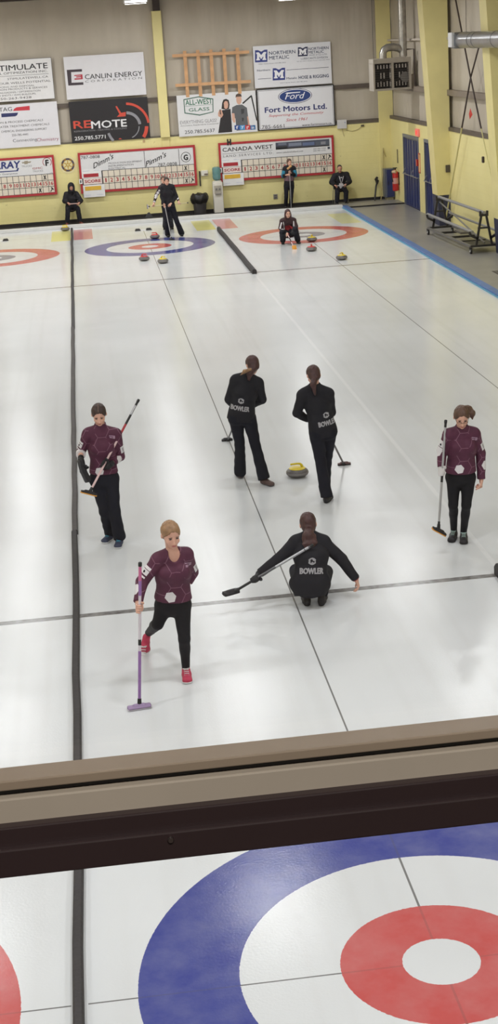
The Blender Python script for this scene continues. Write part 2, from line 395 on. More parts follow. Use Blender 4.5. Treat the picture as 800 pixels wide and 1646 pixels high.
# gallery wall with the viewing window the photographer looks through
gal = MB(); gm = mat('gallery_wall', (150, 140, 122), 0.7)
gal.box(XL, XR+0.1, YF-0.06, YF+0.10, 0, 4.2); gal.box(XL, XR+0.1, YF-0.06, YF+0.10, 6.6, ZC)
gal.box(XL, -4.2, YF-0.06, YF+0.10, 4.2, 6.6); gal.box(1.4, XR+0.1, YF-0.06, YF+0.10, 4.2, 6.6)
struct(gal.build('wall_front', gm))
BEI = mat('beige_frame', (168, 152, 134), 0.45, var=0.05, scale=12); BEI2 = mat('beige_frame_pale', (196, 186, 172), 0.45, var=0.04, scale=12)
BRO = mat('brown_frame', (58, 45, 47), 0.4, var=0.06, scale=10)
wf = MB().box(-4.2, 1.4, YF-0.006, YF+0.012, 4.9711, 4.9771, 0.0008)
w0 = struct(wf.build('window_1', BEI))
struct(MB().box(-4.2, 1.4, YF-0.0, YF+0.010, 4.962, 4.972).build('window_1_gasket', BLACK, w0))
struct(MB().box(-4.2, 1.4, YF-0.006, YF+0.010, 4.9482, 4.9661, 0.001).build('window_1_sill', BEI2, w0))
struct(MB().box(-4.2, 1.4, YF-0.012, YF+0.010, 4.9370, 4.9515, 0.001).build('window_1_lip', BRO, w0))
struct(MB().box(-4.2, 1.4, YF-0.016, YF+0.010, 4.9223, 4.9400, 0.0012).build('window_1_rail', BRO, w0))
pscr = at(274, 1349, YF-0.016)
struct(MB().lathe([(0.0001,0.0),(0.0014,0.0),(0.0018,0.0006),(0.0018,0.002)], (pscr.x, YF-0.018, pscr.z), 10, ax='y').build('window_1_screw', mat('screw_steel', (120,110,108), 0.3, metal=0.8), w0))
for nm, a in (('left', -4.2), ('right', 1.34)):
    struct(MB().box(a, a+0.06, YF-0.02, YF+0.06, 4.2, 6.6).build('window_1_jamb', BRO, w0))
struct(MB().box(-4.2, 1.4, YF-0.02, YF+0.06, 4.2, 4.26).build('window_1_bottom', BRO, w0))
struct(MB().box(-4.2, 1.4, YF-0.02, YF+0.06, 6.54, 6.6).build('window_1_head', BRO, w0))
gl = bpy.data.materials.new('window_glass'); gl.use_nodes = True; gb = gl.node_tree.nodes['Principled BSDF']
gb.inputs['Transmission Weight'].default_value = 1.0; gb.inputs['Roughness'].default_value = 0.0; gb.inputs['IOR'].default_value = 1.45; gb.inputs['Base Color'].default_value = (1,1,1,1)
for z0, z1 in ((4.966, 6.54), (4.26, 4.935)):
    struct(MB().box(-4.14, 1.34, YF+0.0125, YF+0.0185, z0, z1).build('window_1_glass', gl, w0))
# doors (double leaf, ribbed navy steel, push bars)
dn = 0
def door_pair(n, y0, y1):
    fr_ = MB(); fr_.box(XR-0.02, XR+0.1, y0, y0+0.05, 0, DZ); fr_.box(XR-0.02, XR+0.1, y1-0.05, y1, 0, DZ); fr_.box(XR-0.025, XR+0.1, y0, y1, DZ-0.10, DZ)
    root = struct(fr_.build('door_%d' % n, mat('door_frame_grey', (100, 104, 116), 0.4)))
    mid = (y0+y1)/2
    for a, b in ((y0+0.05, mid-0.004), (mid+0.004, y1-0.05)):
        lf = MB().box(XR+0.03, XR+0.07, a, b, 0.01, DZ-0.10, 0.003)
        for k in range(3):
            c = a+(b-a)*(0.2+0.3*k); lf.box(XR+0.012, XR+0.035, c-0.045, c+0.045, 0.05, DZ-0.15, 0.006)
        l = struct(lf.build('door_%d_leaf' % n, BLUE, root))
        pb = MB().tube([(XR+0.03, a+0.08, 1.0), (XR-0.07, a+0.08, 1.0), (XR-0.07, b-0.08, 1.0), (XR+0.03, b-0.08, 1.0)], 0.017, 8)
        pb.tube([(XR-0.07, b-0.12, 1.0), (XR-0.03, b-0.14, 1.14), (XR+0.03, b-0.15, 1.16)], 0.012, 8)
        struct(pb.build('door_%d_push_bar' % n, mat('bar_grey', (150, 152, 160), 0.35, metal=0.6), l))
door_pair(1, d1[0], d1[1]); door_pair(2, d2[0], d2[1])
struct(MB().box(XR-0.02, XR+0.2, 37.42, 38.12, 0, 2.22, 0.005).build('column_7', YELP))
lg = MB(); lgm = mat('lounge_dark', (70, 62, 56), 0.8)
lg.box(-4.6, 1.8, -11.4, YF-0.06, 3.9, 4.0); lg.box(-4.6, 1.8, -11.4, YF-0.06, 6.8, 6.9); lg.box(-4.6, 1.8, -11.5, -11.4, 3.9, 6.9); lg.box(-4.7, -4.6, -11.5, YF-0.06, 3.9, 6.9); lg.box(1.8, 1.9, -11.5, YF-0.06, 3.9, 6.9)
struct(lg.build('wall_lounge', lgm))
ll = bpy.data.lights.new('rail_fill_light', 'AREA'); ll.shape = 'RECTANGLE'; ll.size = 1.2; ll.size_y = .4; ll.energy = 88; ll.color = (1, .93, .84); lo_ = bpy.data.objects.new('rail_fill_light', ll); COL.objects.link(lo_); lo_.location = (-1.6, -8.6, 6.7); lo_.rotation_euler = (math.radians(-22), 0, 0)  # unseen lamp added above and behind the camera to brighten the window rail
# ------------------------------------------------------------------ wall signs
def FR(y): return (Vector((0, y, 0)), Vector((1,0,0)), Vector((0,0,1)))
INK = {}
def ink(rgb):
    k = tuple(rgb)
    if k not in INK: INK[k] = mat('ink_%d_%d_%d' % k, rgb, 0.5, var=0)
    return INK[k]
class Sign:
    def __init__(s, name, label, cat, x0, x1, z0, z1, y, rgb, group=None, th=0.02, crop=(0,0,1)):
        s.root = thing(name, label, cat, ((x0+x1)/2, y, (z0+z1)/2), group)
        s.x0, s.x1, s.z0, s.z1 = x0, x1, z0, z1
        s.y = y; s.crop = crop; s.th = th; s.inks = {}; s.rgb = rgb
        MB().box(x0, x1, y-th, y, z0, z1, 0.003).build('panel', mat('board_%d_%d_%d' % tuple(rgb), rgb, 0.4, var=0.02), s.root)
        s.fr = FR(y-th)
    def mb(s, rgb):
        k = tuple(rgb)
        if k not in s.inks: s.inks[k] = MB()
        return s.inks[k]
    def p(s, cx, cy):                      # crop coordinates -> (x, z) on the sign
        q = at(s.crop[0]+cx/s.crop[2], s.crop[1]+cy/s.crop[2], s.y-s.th); return q.x, q.z
    def T(s, rgb, t, xl, xr, yt, yb, lift=0.002, **k):   # yt, yb read at the right end of the line
        x1, z1 = s.p(xr, yt); _, z0 = s.p(xr, yb); x0 = s.p(xl, yb+(xr-xl)*0.06)[0]
        text(s.mb(rgb), t, x0, x1, z0, z1, s.fr, lift, **k)
    def R(s, rgb, xl, xr, yt, yb, lift=0.0015):
        x1, z1 = s.p(xr, yt); _, z0 = s.p(xr, yb); x0 = s.p(xl, yb+(xr-xl)*0.06)[0]
        rect(s.mb(rgb), x0, x1, z0, z1, s.fr, lift); return x0, x1, z0, z1
    def PG(s, rgb, pts, lift=0.0015): flat(s.mb(rgb), [s.p(*q) for q in pts], s.fr, lift)
    def done(s, name='lettering'):
        for k, m in s.inks.items(): m.build(name, ink(k), s.root)
BK = (36, 36, 40)
GRP = 'sponsor signs on the back wall'
# white sign far upper left
s = Sign('advertising_sign', 'white sign with black square lettering at the left edge, upper of the two', 'sign', -4.84, -2.33, 3.93, 5.20, YB-0.03, (226,225,226), GRP, crop=(0,80,7.2727))
for t, a, b, c, d, bo in (('STIMULATE', -66, 553, 150, 216, .02), ('WELL OPTIMIZATION INC.', -120, 556, 232, 258, .008), ('STIMULATEWELL.CA', 88, 562, 300, 324, 0), ('YOUR WELLS POTENTIAL', -44, 592, 348, 372, .005),
        ('PRODUCING AND DISPOSAL', -130, 402, 406, 424, 0), ('STIMULATION PRODUCTS & SERVICES', -200, 552, 424, 444, .004), ('WELL UNLOADING / OPTIMIZATION', -130, 470, 466, 486, 0), ('AND SHOTS / AWS BUILDUPS', -70, 415, 502, 522, .004), ('250-263-9428', -30, 366, 540, 566, 0)):
    s.T((58,58,62) if c > 290 else BK, t, a, b, c, d, bold=bo)
s.R((70,70,72), -200, 568, 276, 280)
for r_ in ((-4.84,-2.33,5.185,5.20), (-4.84,-2.33,3.93,3.942), (-2.342,-2.33,3.93,5.2)): rect(s.mb((90,88,88)), r_[0], r_[1], r_[2], r_[3], s.fr, 0.001)
s.done()
s = Sign('advertising_sign', 'white sign with a red and a navy swoosh at the lower left edge', 'sign', -4.82, -2.29, 2.50, 3.85, YB-0.05, (222,221,226), GRP, crop=(0,80,7.2727))
s.T(BK, 'BRENNTAG', -262, 138, 668, 716, bold=.004)
s.PG((198,52,66), [(152,716),(165,690),(195,672),(346,655),(348,706)]); s.PG((40,46,96), [(14,746),(212,735),(200,765),(180,778),(18,790)])
for t, a, b, c, d in (('PRODUCTION & PROCESS CHEMICALS', -235, 502, 808, 832), ('INDUSTRIAL & WATER TREATMENT CHEMICALS', -320, 576, 854, 878), ('CHEMICAL ENGINEERING SUPPORT', 14, 546, 910, 934), ('250-785-4441', 140, 326, 974, 1000)):
    s.T((70,70,74), t, a, b, c, d, bold=.008)
s.T((80,80,86), 'Connecting', 152, 430, 1026, 1074); s.T((150,62,90), 'Chemistry', 434, 683, 1018, 1068); s.done()
s = Sign('advertising_sign', 'blank-edged white sign with a dark bracket logo enclosing a small red letter', 'sign', -1.95, 0.59, 3.87, 5.18, YB-0.03, (220,219,223), GRP, crop=(100,80,5.3333))
s.PG((62,52,60), [(38,173),(168,165),(170,187),(76,192),(80,283),(180,278),(182,300),(52,308)]); 
s.PG((178,48,66), [(102,217),(172,210),(176,252),(105,258),(104,246),(160,242),(159,236),(120,239),(119,229),(158,226),(157,222),(103,226)])
s.T(BK, 'CANLIN ENERGY', 195, 684, 180, 222, bold=.012); s.T((88,86,92), 'CORPORATION', 197, 682, 232, 250, spacing=1.6); s.done()
s = Sign('advertising_sign', 'black sign with red and white lettering and red and grey arcs', 'sign', -1.92, 0.605, 2.52, 3.80, YB-0.05, (34,32,36), GRP, crop=(100,80,5.3333))
RD = (206,76,58)
s.T(RD, 'RE', 98, 246, 602, 668, bold=.03); s.T((226,226,228), 'MOTE', 250, 550, 592, 658, bold=.03); s.T((140,138,142), 'REFRIGERATION - HEATING & COOLING', 102, 552, 664, 678); s.T((220,220,222), '250.785.5771', 108, 370, 728, 760, bold=.02)
cx, cz = s.p(556, 655)
arcband(s.mb(RD), cx, cz, 0.66, 0.735, 5, 88, s.fr, .002); arcband(s.mb((142,142,148)), cx, cz, 0.37, 0.46, 5, 88, s.fr, .002)
arcband(s.mb(RD), cx, cz, 0.57, 0.68, -37, -4, s.fr, .002); arcband(s.mb((142,142,148)), cx, cz, 0.37, 0.40, -70, -4, s.fr, .002); arcband(s.mb((142,142,148)), cx, cz, 0.60, 0.68, 196, 222, s.fr, .002)
s.PG(RD, [(455,485),(468,482),(504,540),(545,533),(543,570),(467,576),(490,552)]); s.PG(RD, [(480,768),(497,756),(514,767)]); s.done()
s = Sign('advertising_sign', 'white glass company sign with a green badge and two standing people pictured on it', 'sign', 1.54, 4.10, 2.48, 3.77, YB-0.05, (224,224,226), GRP, crop=(275,70,5.7143))
GR = (44,112,84)
out = [(112,512),(250,485),(386,505),(388,630),(262,662),(122,642)]; inn = [(120,520),(250,494),(378,513),(380,625),(262,652),(130,634)]
for i in range(6): s.PG((60,104,88), [out[i], out[(i+1) % 6], inn[(i+1) % 6], inn[i]])
s.PG((150,168,160), [(128,575),(380,557),(380,561),(128,580)])
s.T(GR, 'ALL-WEST', 131, 375, 502, 552, bold=.02); s.T(GR, 'GLASS', 162, 350, 582, 614, bold=.015)
s.T((150,150,154), 'EVERYTHING GLASS!', 82, 416, 688, 720, bold=.01); s.T((70,70,72), 'Automotive, Residential & Commercial', 85, 433, 728, 740, bold=.01); s.T((40,40,42), '250.785.5637', 126, 400, 780, 812, bold=.006)
SK = (206,160,138)
s.PG((40,38,42), [(468,612),(545,600),(552,690),(560,812),(432,822),(450,700)], .0015)
s.PG(SK, [(440,612),(462,606),(478,655),(462,682),(432,668),(430,640)], .002); s.PG((60,50,48), [(445,606),(452,604),(458,650),(448,652)], .003)
s.PG((34,28,28), [(468,545),(480,515),(505,508),(528,520),(536,560),(530,600),(500,606),(462,600)], .002)
s.PG((214,168,148), [(482,545),(495,528),(515,530),(524,555),(520,590),(502,602),(486,590)], .003)
s.PG((96,98,102), [(560,585),(600,565),(650,560),(695,590),(704,660),(720,790),(600,800),(590,690),(556,640)], .0012)
s.PG((214,170,150), [(556,640),(580,640),(590,720),(575,730),(560,700)], .002); s.PG((206,160,138), [(696,670),(706,668),(722,750),(708,756)], .002)
s.PG((86,70,60), [(590,496),(594,470),(618,456),(642,466),(648,492),(638,486),(602,490)], .002)
s.PG((214,170,148), [(596,490),(640,486),(648,515),(640,548),(624,562),(606,550),(598,528)], .003)
s.PG((30,30,32), [(652,545),(735,472),(742,480),(790,700),(782,712),(732,492),(660,556)], .001)
s.PG((60,62,66), [(640,600),(672,600),(668,640),(645,650)], .002); s.PG((60,62,66), [(648,680),(668,684),(662,716),(650,712)], .002)
for a, c_, t in ((583,(46,82,150),'f'), (632,(78,150,204),'y'), (680,(200,60,64),'g+'), (727,(46,104,160),'in')):
    s.R(c_, a, a+45, 748, 790, .0025); s.T((235,235,238), t, a+12, a+33, 755, 784, .004, bold=.02)
s.done()
s = Sign('advertising_sign', 'white sign with three square M logos in navy, above the oval car sign', 'sign', 4.10, 6.62, 3.83, 5.13, YB-0.03, (222,222,226), GRP, crop=(400,60,5.517))
NV = (42,56,128)
def mlogo(x0, y0, x1, y1, c):
    def q(u, v): return (x0+(x1-x0)*u, y0+(y1-y0)*v - (u-.5)*6)
    s.PG(c, [q(0,0),q(.24,0),q(.5,.14),q(.76,0),q(1,0),q(1,1),q(0,1)], .0015)
    s.PG((232,232,236), [q(.1,.18),(q(.3,.18)),q(.5,.42),q(.7,.18),q(.9,.18),q(.9,.30),q(.84,.34),q(.84,.70),q(.9,.74),q(.9,.84),q(.6,.84),q(.6,.74),q(.66,.70),q(.66,.52),q(.5,.76),q(.34,.52),q(.34,.70),q(.4,.74),q(.4,.84),q(.1,.84),q(.1,.74),q(.16,.70),q(.16,.34),q(.1,.30)], .003)
mlogo(53,112,163,220,NV); mlogo(433,86,520,168,(36,40,76)); mlogo(210,272,320,380,NV)
DB = (40,52,84)
for t, a, b, c, d, bo in (('NORTHERN',177,410,110,142,.02),('METALIC',179,355,156,188,.02),('NORTHERN',527,704,79,104,.02),('METALIC',528,662,113,138,.02),('SALES (F.S.J.) LTD.',530,694,142,158,0),('LUBRICANTS DIVISION',461,697,166,184,.004),
        ('10407 Alaska Road | 250-785-0452',86,326,218,230,0),('201 & 10419 Alaska Road | 250-262-3400',425,714,192,202,0),('Northern',72,188,279,296,.02),('Metalic',333,426,349,368,.02),('HOSE & RIGGING',440,706,324,354,.03),('10419 Alaska Road | 250-785-6902',276,517,385,396,0)):
    s.T(DB, t, a, b, c, d, bold=bo)
s.R((60,64,84), 332, 706, 263, 267); s.R((60,64,84), 80, 196, 361, 365); s.done()
s = Sign('advertising_sign', 'white bordered sign with a blue oval car logo and red slanted lines', 'sign', 4.13, 6.67, 2.49, 3.80, YB-0.05, (224,224,228), GRP, crop=(400,60,5.517))
for d_, c_ in ((0.0, (30,30,34)), (0.035, (224,224,228)), (0.055, (50,52,60)), (0.065, (224,224,228))):
    rect(s.mb(c_), 4.13+d_, 6.67-d_, 2.49+d_, 3.80-d_, s.fr, 0.0008+d_*0.01)
ox, oz = s.p(408, 520)
for rx, rz, c_ in ((.555,.235,(34,44,88)), (.535,.218,(236,236,240)), (.51,.195,(36,62,124))):
    flat(s.mb(c_) , [(ox+rx*math.cos(2*PI*k/48), oz+rz*math.sin(2*PI*k/48)) for k in range(48)], s.fr, .0025+ (.555-rx)*.05)
s.T((238,238,242), 'Ford', 318, 496, 484, 540, .007, shear=.35, bold=.004); s.PG((238,238,242), [(318,500),(335,490),(455,482),(452,490),(340,500)], .007)
s.T((38,46,106), 'Fort Motors Ltd.', 140, 690, 584, 634, .003, bold=.04); s.T((186,56,66), 'Supporting the Community', 175, 662, 652, 680, .003, shear=.3, bold=.008); s.T((186,56,66), 'Since 1961', 328, 518, 708, 734, .003, shear=.3, bold=.008)
s.T((44,44,48), '785-6661', 115, 312, 768, 798, .003); s.T((60,60,64), 'www.fortmotors.ca', 470, 730, 748, 770, .003, bold=.008); s.done()

# ------------------------------------------------------------------ scoreboards
RED = (176, 44, 52); DRED = (168, 40, 50)
def scoreboard(x0, zb, label, header, marks, hand):
    x1 = x0+3.80; z1 = 2.20; z0 = zb
    y = YB-0.06
    root = thing('scoreboard', label, 'scoreboard', ((x0+x1)/2, y, (z0+z1)/2), 'curling scoreboards on the back wall')
    fr_ = MB(); t = 0.07
    fr_.box(x0, x1, y-.04, y, z1-t, z1, .004).box(x0, x1, y-.04, y, z0, z0+t, .004).box(x0, x0+t, y-.04, y, z0+t, z1-t, .004).box(x1-t, x1, y-.04, y, z0+t, z1-t, .004)
    fr_.build('frame', mat('scoreboard_red', RED, 0.4, var=.05), root)
    MB().box(x0+t, x1-t, y-.015, y, z0+t, z1-t).build('backing', mat('scoreboard_black', (40,38,40), 0.5), root)
    F = FR(y-.015)
    gx0 = x0+.74; cw = (x1-t-gx0)/16; gz0 = z0+t; gh = (1.60+ (zb-.93)*.5-gz0)/3
    MB().box(x0+t, x1-t, y-.022, y-.015, gz0+3*gh+.01, z1-t).build('header_panel', mat('header_white', (222,222,224), .4, var=.02), root)
    for r_ in range(3):
        for c_ in range(16): MB().box(gx0+c_*cw+.008, gx0+(c_+1)*cw-.008, y-.022, y-.015, gz0+r_*gh+.009, gz0+(r_+1)*gh-.008).build('score_tile', mat('tile_cream', (226,216,200), .5, var=.03), root)
    F2 = FR(y-.022); nm = MB(); bkm = MB()
    for c_ in range(16):
        cxx = gx0+(c_+.5)*cw; w = .042 if c_ < 9 else .066
        if c_ == 0: w = .022
        text(nm, str(c_+1), cxx-w, cxx+w, gz0+gh+.038, gz0+2*gh-.034, F2, .002, bold=.035)
    for (kind, c_, r_) in marks:
        cxx = gx0+(c_-.5)*cw; zc = gz0+(2.5-r_)*gh if False else gz0+(3-r_+.5)*gh
        if kind == 'x': text(bkm, 'X', cxx-.05, cxx+.05, zc-.07, zc+.07, F2, .008, bold=.05)
        else:
            flat(bkm, [(cxx-.055,zc-.065),(cxx-.04,zc-.08),(cxx+.03,zc+.02),(cxx+.01,zc+.035)], F2, .008)
            flat(bkm, [(cxx-.03,zc+.05),(cxx-.01,zc+.075),(cxx+.03,zc+.055),(cxx+.065,zc-.005),(cxx+.05,zc-.02),(cxx+.02,zc+.01)], F2, .009)
    # left-hand name cards
    lx0, lx1 = x0+.085, gx0-.03
    MB().box(lx0+.02, lx1-.0, y-.026, y-.015, gz0+gh+.005, gz0+2*gh-.002).build('score_card', mat('card_pink', (230,216,210), .5), root)
    text(nm, 'SCORE', lx0+.06, lx1-.04, gz0+gh+.055, gz0+2*gh-.05, FR(y-.026), .002, bold=.05)
    nm.build('numerals', ink(DRED), root)
    MB().box(lx0-.02, lx1+.0, y-.030, y-.018, gz0+2*gh+.005, gz0+3*gh+.07).build('name_card', WHITE, root)
    MB().box(lx0+.04, lx1-.10, y-.036, y-.030, gz0+2*gh+.03, gz0+2*gh+.14).build('red_plate', ink(DRED), root)
    MB().box(lx0-.01, lx1+.06, y-.055, y-.040, gz0-.20, gz0+gh-.01, .002).build('name_card', WHITE, root)
    MB().box(lx0+.05, lx1-.05, y-.062, y-.055, gz0+.02, gz0+.15, .002).build('yellow_plate', mat('plate_yellow', (222,178,62), .5), root)
    pen = MB()
    def scrawl(u0, u1, v0, v1, F_, n):
        p_ = None
        for k in range(n*3+1):
            q_ = (u0+(u1-u0)*k/(n*3.0), (v0+v1)/2+(v1-v0)*.5*math.sin(k*2.2+n)*(.5+.5*((k*7) % 3)/2))
            if p_: flat(pen, [(p_[0], p_[1]-.003), (q_[0], q_[1]-.003), (q_[0], q_[1]+.003), (p_[0], p_[1]+.003)], F_, .002)
            p_ = q_
    scrawl(lx0+.02, lx0+.24, gz0+3*gh+.010, gz0+3*gh+.05, FR(y-.03), hand[0]); scrawl(lx1-.24, lx1-.05, gz0+3*gh+.014, gz0+3*gh+.05, FR(y-.03), 5)
    scrawl(lx0+.04, lx0+.22, gz0-.15, gz0-.105, FR(y-.055), hand[1]); scrawl(lx1-.2, lx1+.0, gz0-.15, gz0-.105, FR(y-.055), 5)
    pen.build('handwriting', ink((120,140,196)), root)
    MB().box(x0-.03, x0+.07, y-.06, y-.04, gz0+1.2*gh, gz0+1.95*gh, .002).build('end_tag', WHITE, root)
    text(bkm, '1', x0+.0, x0+.035, gz0+1.35*gh, gz0+1.8*gh, FR(y-.06), .002, bold=.05)
    bkm.build('black_marks', ink((26,26,28)), root)
    header(root, y-.022)
def H(root, y, crop):
    s = Sign.__new__(Sign); s.root = root; s.y = y; s.th = 0; s.crop = crop; s.inks = {}; s.fr = FR(y); return s
def head_left(root, y):
    s = H(root, y, (0,235,5.7143))
    s.T((44,56,118), 'MURRAY', -185, 186, 132, 200, shear=.12, bold=.05); s.PG((44,56,118), [(-150,240),(150,222),(160,200),(175,200),(165,230),(-150,252)])
    s.T((90,92,104), 'Your Guarantee', -60, 160, 240, 256)
    s.PG((150,140,120), [(200,147),(222,145),(224,137),(256,134),(255,142),(286,138),(280,152),(256,155),(254,163),(224,166),(223,157),(204,159)]); s.T((110,110,116), 'TRUCKS', 200, 290, 172, 188)
    s.T((160,60,66), 'GMC', 298, 390, 190, 208, bold=.02); s.T((110,110,116), 'TRUCKS', 302, 394, 217, 233); s.T((140,140,144), 'info', 457, 484, 238, 248)
    cx, cz = s.p(432, 146); arcband(s.mb((160,44,52)), cx, cz, .125, .145, -50, 230, s.fr, .002, 32); s.T((30,30,32), 'F', 418, 446, 122, 182, bold=.06); s.done()
def head_mid(root, y):
    s = H(root, y, (120,225,4.0))
    s.T(BK, '787-0808', 40, 160, 96, 116, bold=.01)
    for t, (a, b), (c, d) in (("Dimm's", (110,172), (252,98)), ("Pimm's", (448,165), (590,82))):
        x0, z0 = s.p(a, b); x1, z1 = s.p(c, d); cx, cz = (x0+x1)/2, (z0+z1)/2; L = math.hypot(x1-x0, z1-z0)*.95
        text(s.mb(BK), t, cx-L/2, cx+L/2, cz-.085, cz+.085, s.fr, .002, shear=.5, bold=.02, rot=math.radians(23))
    s.T((70,70,76), 'PRODUCTION EQUIPMENT', 217, 432, 130, 143, bold=.006); s.T((70,70,76), 'INSTRUMENTATION', 217, 377, 151, 163, bold=.006); s.T((70,70,76), 'ELECTRICAL', 218, 327, 172, 183, bold=.006)
    s.T(BK, '787-0808', 535, 656, 141, 162, bold=.01)
    for xx, yt, yb in ((443, 72, 180), (665, 58, 168)):
        a = s.p(xx, yt); b = s.p(xx+4, yb); rect(s.mb((60,58,60)), a[0], a[0]+.018, b[1], a[1], s.fr, .001)
    cx, cz = s.p(714, 110); arcband(s.mb((30,30,32)), cx, cz, .145, .162, 0, 360, s.fr, .002, 40); s.T((30,30,32), 'G', 700, 727, 92, 130, bold=.06); s.done()
def head_right(root, y):
    s = H(root, y, (340,210,3.902))
    s.T((44,42,44), 'CANADA WEST', 68, 382, 86, 112, bold=.02); s.T((84,84,88), 'LAND SERVICES LTD.', 73, 388, 132, 146, spacing=1.35)
    s.PG((96,96,98), [(68,146),(382,120),(382,122),(68,148)]); s.T((70,70,74), 'www.canadawestland.com', 405, 572, 122, 132, bold=.01)
    q = s.R((74,78,94), 402, 737, 52, 96, .0015)
    w = q[1]-q[0]; h = q[3]-q[2]
    for a, b, c, d, col_ in ((0,.22,.0,.45,(44,46,52)),(.24,.48,.35,.8,(124,132,150)),(.5,.72,.3,.75,(96,110,144)),(.74,1,.15,.8,(86,92,104)),(0,1,0,.16,(52,50,50)),(.84,.93,.3,.7,(140,140,148)),(0.05,.2,.6,.9,(110,116,132))):
        rect(s.mb(col_), q[0]+a*w, q[0]+b*w, q[2]+c*h, q[2]+d*h, s.fr, .0022+.0006*a)
    s.T((96,96,104), '250-787-7799', 636, 715, 106, 113, bold=.02); s.T((96,96,104), '250-787-1172', 636, 713, 118, 126, bold=.02); s.R((70,74,90), 727, 741, 100, 115)
    hx, hz = s.p(109, 72); 
    MB().box(hx-.065, hx+.065, y-.03, y-.02, hz-.12, hz+.12).build('sheet_card', WHITE, root) if False else None
    text(s.mb((26,26,28)), 'H', hx-.07, hx+.07, hz-.105, hz+.11, s.fr, .03, bold=.07); s.done()
scoreboard(-6.35, 0.945, 'scoreboard with navy slanted lettering and a ringed letter F, cut by the left edge', head_left, [('x',15,1),('x',14,3),('h',16,3)], (6, 6))
scoreboard(-1.78, 0.905, 'scoreboard with two tilted handwritten names and a ringed letter G, behind the standing players', head_mid, [('x',15,1),('x',15,3),('h',16,3)], (7, 6))
scoreboard(2.78, 0.955, 'scoreboard with land services header and a black letter H, right-hand one on the back wall', head_right, [('x',15,1),('x',15,3),('h',16,1)], (7, 3))

# ------------------------------------------------------------------ round gear-wheel emblem
c0 = at(109, 265, YB-.015)
r = thing('wheel_emblem', 'round cream and gold gear wheel emblem on the yellow wall', 'emblem', (c0.x, YB, c0.z))
def disc(mb, c, prof, rad, n=48):
    pass
cream = mat('emblem_cream', (226,216,168), .5); gold = mat('emblem_gold', (150,112,44), .4); ebl = mat('emblem_blue', (60,62,96), .5)
F = FR(YB-.03); cogs = []
for k in range(48):
    t = 2*PI*k/48; rr_ = .285 if k % 2 else .262
    for dt in (-.04, .04): cogs.append((c0.x+rr_*math.cos(t+dt), c0.z+rr_*math.sin(t+dt)))
MB().prism(cogs, FR(YB-.015), .015).build('gear_rim', cream, r)
m = MB(); arcband(m, c0.x, c0.z, .15, .215, 0, 360, FR(YB-.015), .003, 48); m.build('ring', gold, r)
m = MB()
for k in range(6): arcband(m, c0.x, c0.z, .165, .205, 60*k+8, 60*k+44, FR(YB-.015), .005, 10)
m.build('ring_lettering', ebl, r)
m = MB()
for k in range(6):
    t = PI/6+k*PI/3; dx, dz = math.cos(t), math.sin(t); 
    flat(m, [(c0.x+dx*.03-dz*.02, c0.z+dz*.03+dx*.02), (c0.x+dx*.03+dz*.02, c0.z+dz*.03-dx*.02), (c0.x+dx*.155+dz*.012, c0.z+dz*.155-dx*.012), (c0.x+dx*.155-dz*.012, c0.z+dz*.155+dx*.012)], FR(YB-.015), .004)
arcband(m, c0.x, c0.z, .028, .055, 0, 360, FR(YB-.015), .005, 24); m.build('spokes', mat('emblem_spoke', (196,160,70), .4), r)

# ------------------------------------------------------------------ wooden lattice
wood = mat('pine_wood', (206,160,116), .6, var=.14, scale=6)
r = thing('wooden_lattice', 'open frame of pine slats on the wall above the glass company sign', 'lattice', (2.74, YB-.05, 4.5))
yy = YB-.045
for k, (a, b) in enumerate(((293.5,5.13),(314.5,5.13),(335.5,5.12),(356.5,5.12),(378,5.12))):
    xc = at(a+4, 100, YB).x; MB().box(xc-.055, xc+.055, yy-.03, yy, 3.70, b, .004).build('slat', wood, r)
MB().obox((1.50, yy-.045, 5.0), (3.97, yy-.045, 4.97), .03, .095).build('rail', wood, r)
MB().obox((1.53, yy-.045, 4.09), (3.97, yy-.045, 4.06), .03, .095).build('rail', wood, r)

# ------------------------------------------------------------------ water cooler, bin, small wall boxes
r = thing('water_cooler', 'white water cooler with a blue bottle on top, between two scoreboards', 'water cooler', (2.66, 42.15, 0))
wh = mat('cooler_white', (220,216,206), .4, var=.03)
b = MB().box(2.49, 2.81, 42.0, 42.32, 0, .98, .02); b.build('body', wh, r)
MB().box(2.53, 2.77, 41.985, 42.01, .62, .88, .01).build('tap_recess', mat('recess_grey', (168,162,150), .5), r)
for q_ in (2.575, 2.685): MB().box(q_, q_+.04, 41.95, 41.99, .74, .80, .006).build('tap', mat('tap_grey', (120,120,120), .4), r)
MB().box(2.55, 2.75, 41.94, 42.0, .60, .635, .004).build('drip_tray', mat('tray_grey', (140,136,130), .5), r)
MB().lathe([(.15,.98),(.155,1.0),(.13,1.02),(.09,1.03)], (2.65,42.16,0), 28).build('collar', wh, r, smooth=40)
wb = bpy.data.materials.new('bottle_blue'); wb.use_nodes = True; q = wb.node_tree.nodes['Principled BSDF']; q.inputs['Base Color'].default_value = (*lin((120,168,170)),1); q.inputs['Roughness'].default_value = .15; q.inputs['Transmission Weight'].default_value = .35
MB().lathe([(.05,1.03),(.12,1.07),(.135,1.11),(.135,1.20),(.128,1.22),(.135,1.24),(.135,1.40),(.12,1.45),(.06,1.47)], (2.65,42.16,0), 28).build('bottle', wb, r, smooth=50)
r = thing('trash_bin', 'grey trash bin with a black bag folded over its rim', 'bin', (2.03, 42.1, 0))
MB().lathe([(.19,0),(.195,.02),(.235,.52),(.24,.56)], (2.03,42.08,0), 28).build('body', mat('bin_grey', (62,60,62), .5), r, smooth=40)
bag = []
for k in range(9):
    t = k/8; bag.append((.245+.045*math.sin(PI*(1-t))*1.0+.01*(k % 2), .38+.26*t))
g = MB().lathe([(.24,.36)]+bag+[(.22,.66),(.12,.62)], (2.03,42.08,0), 40)
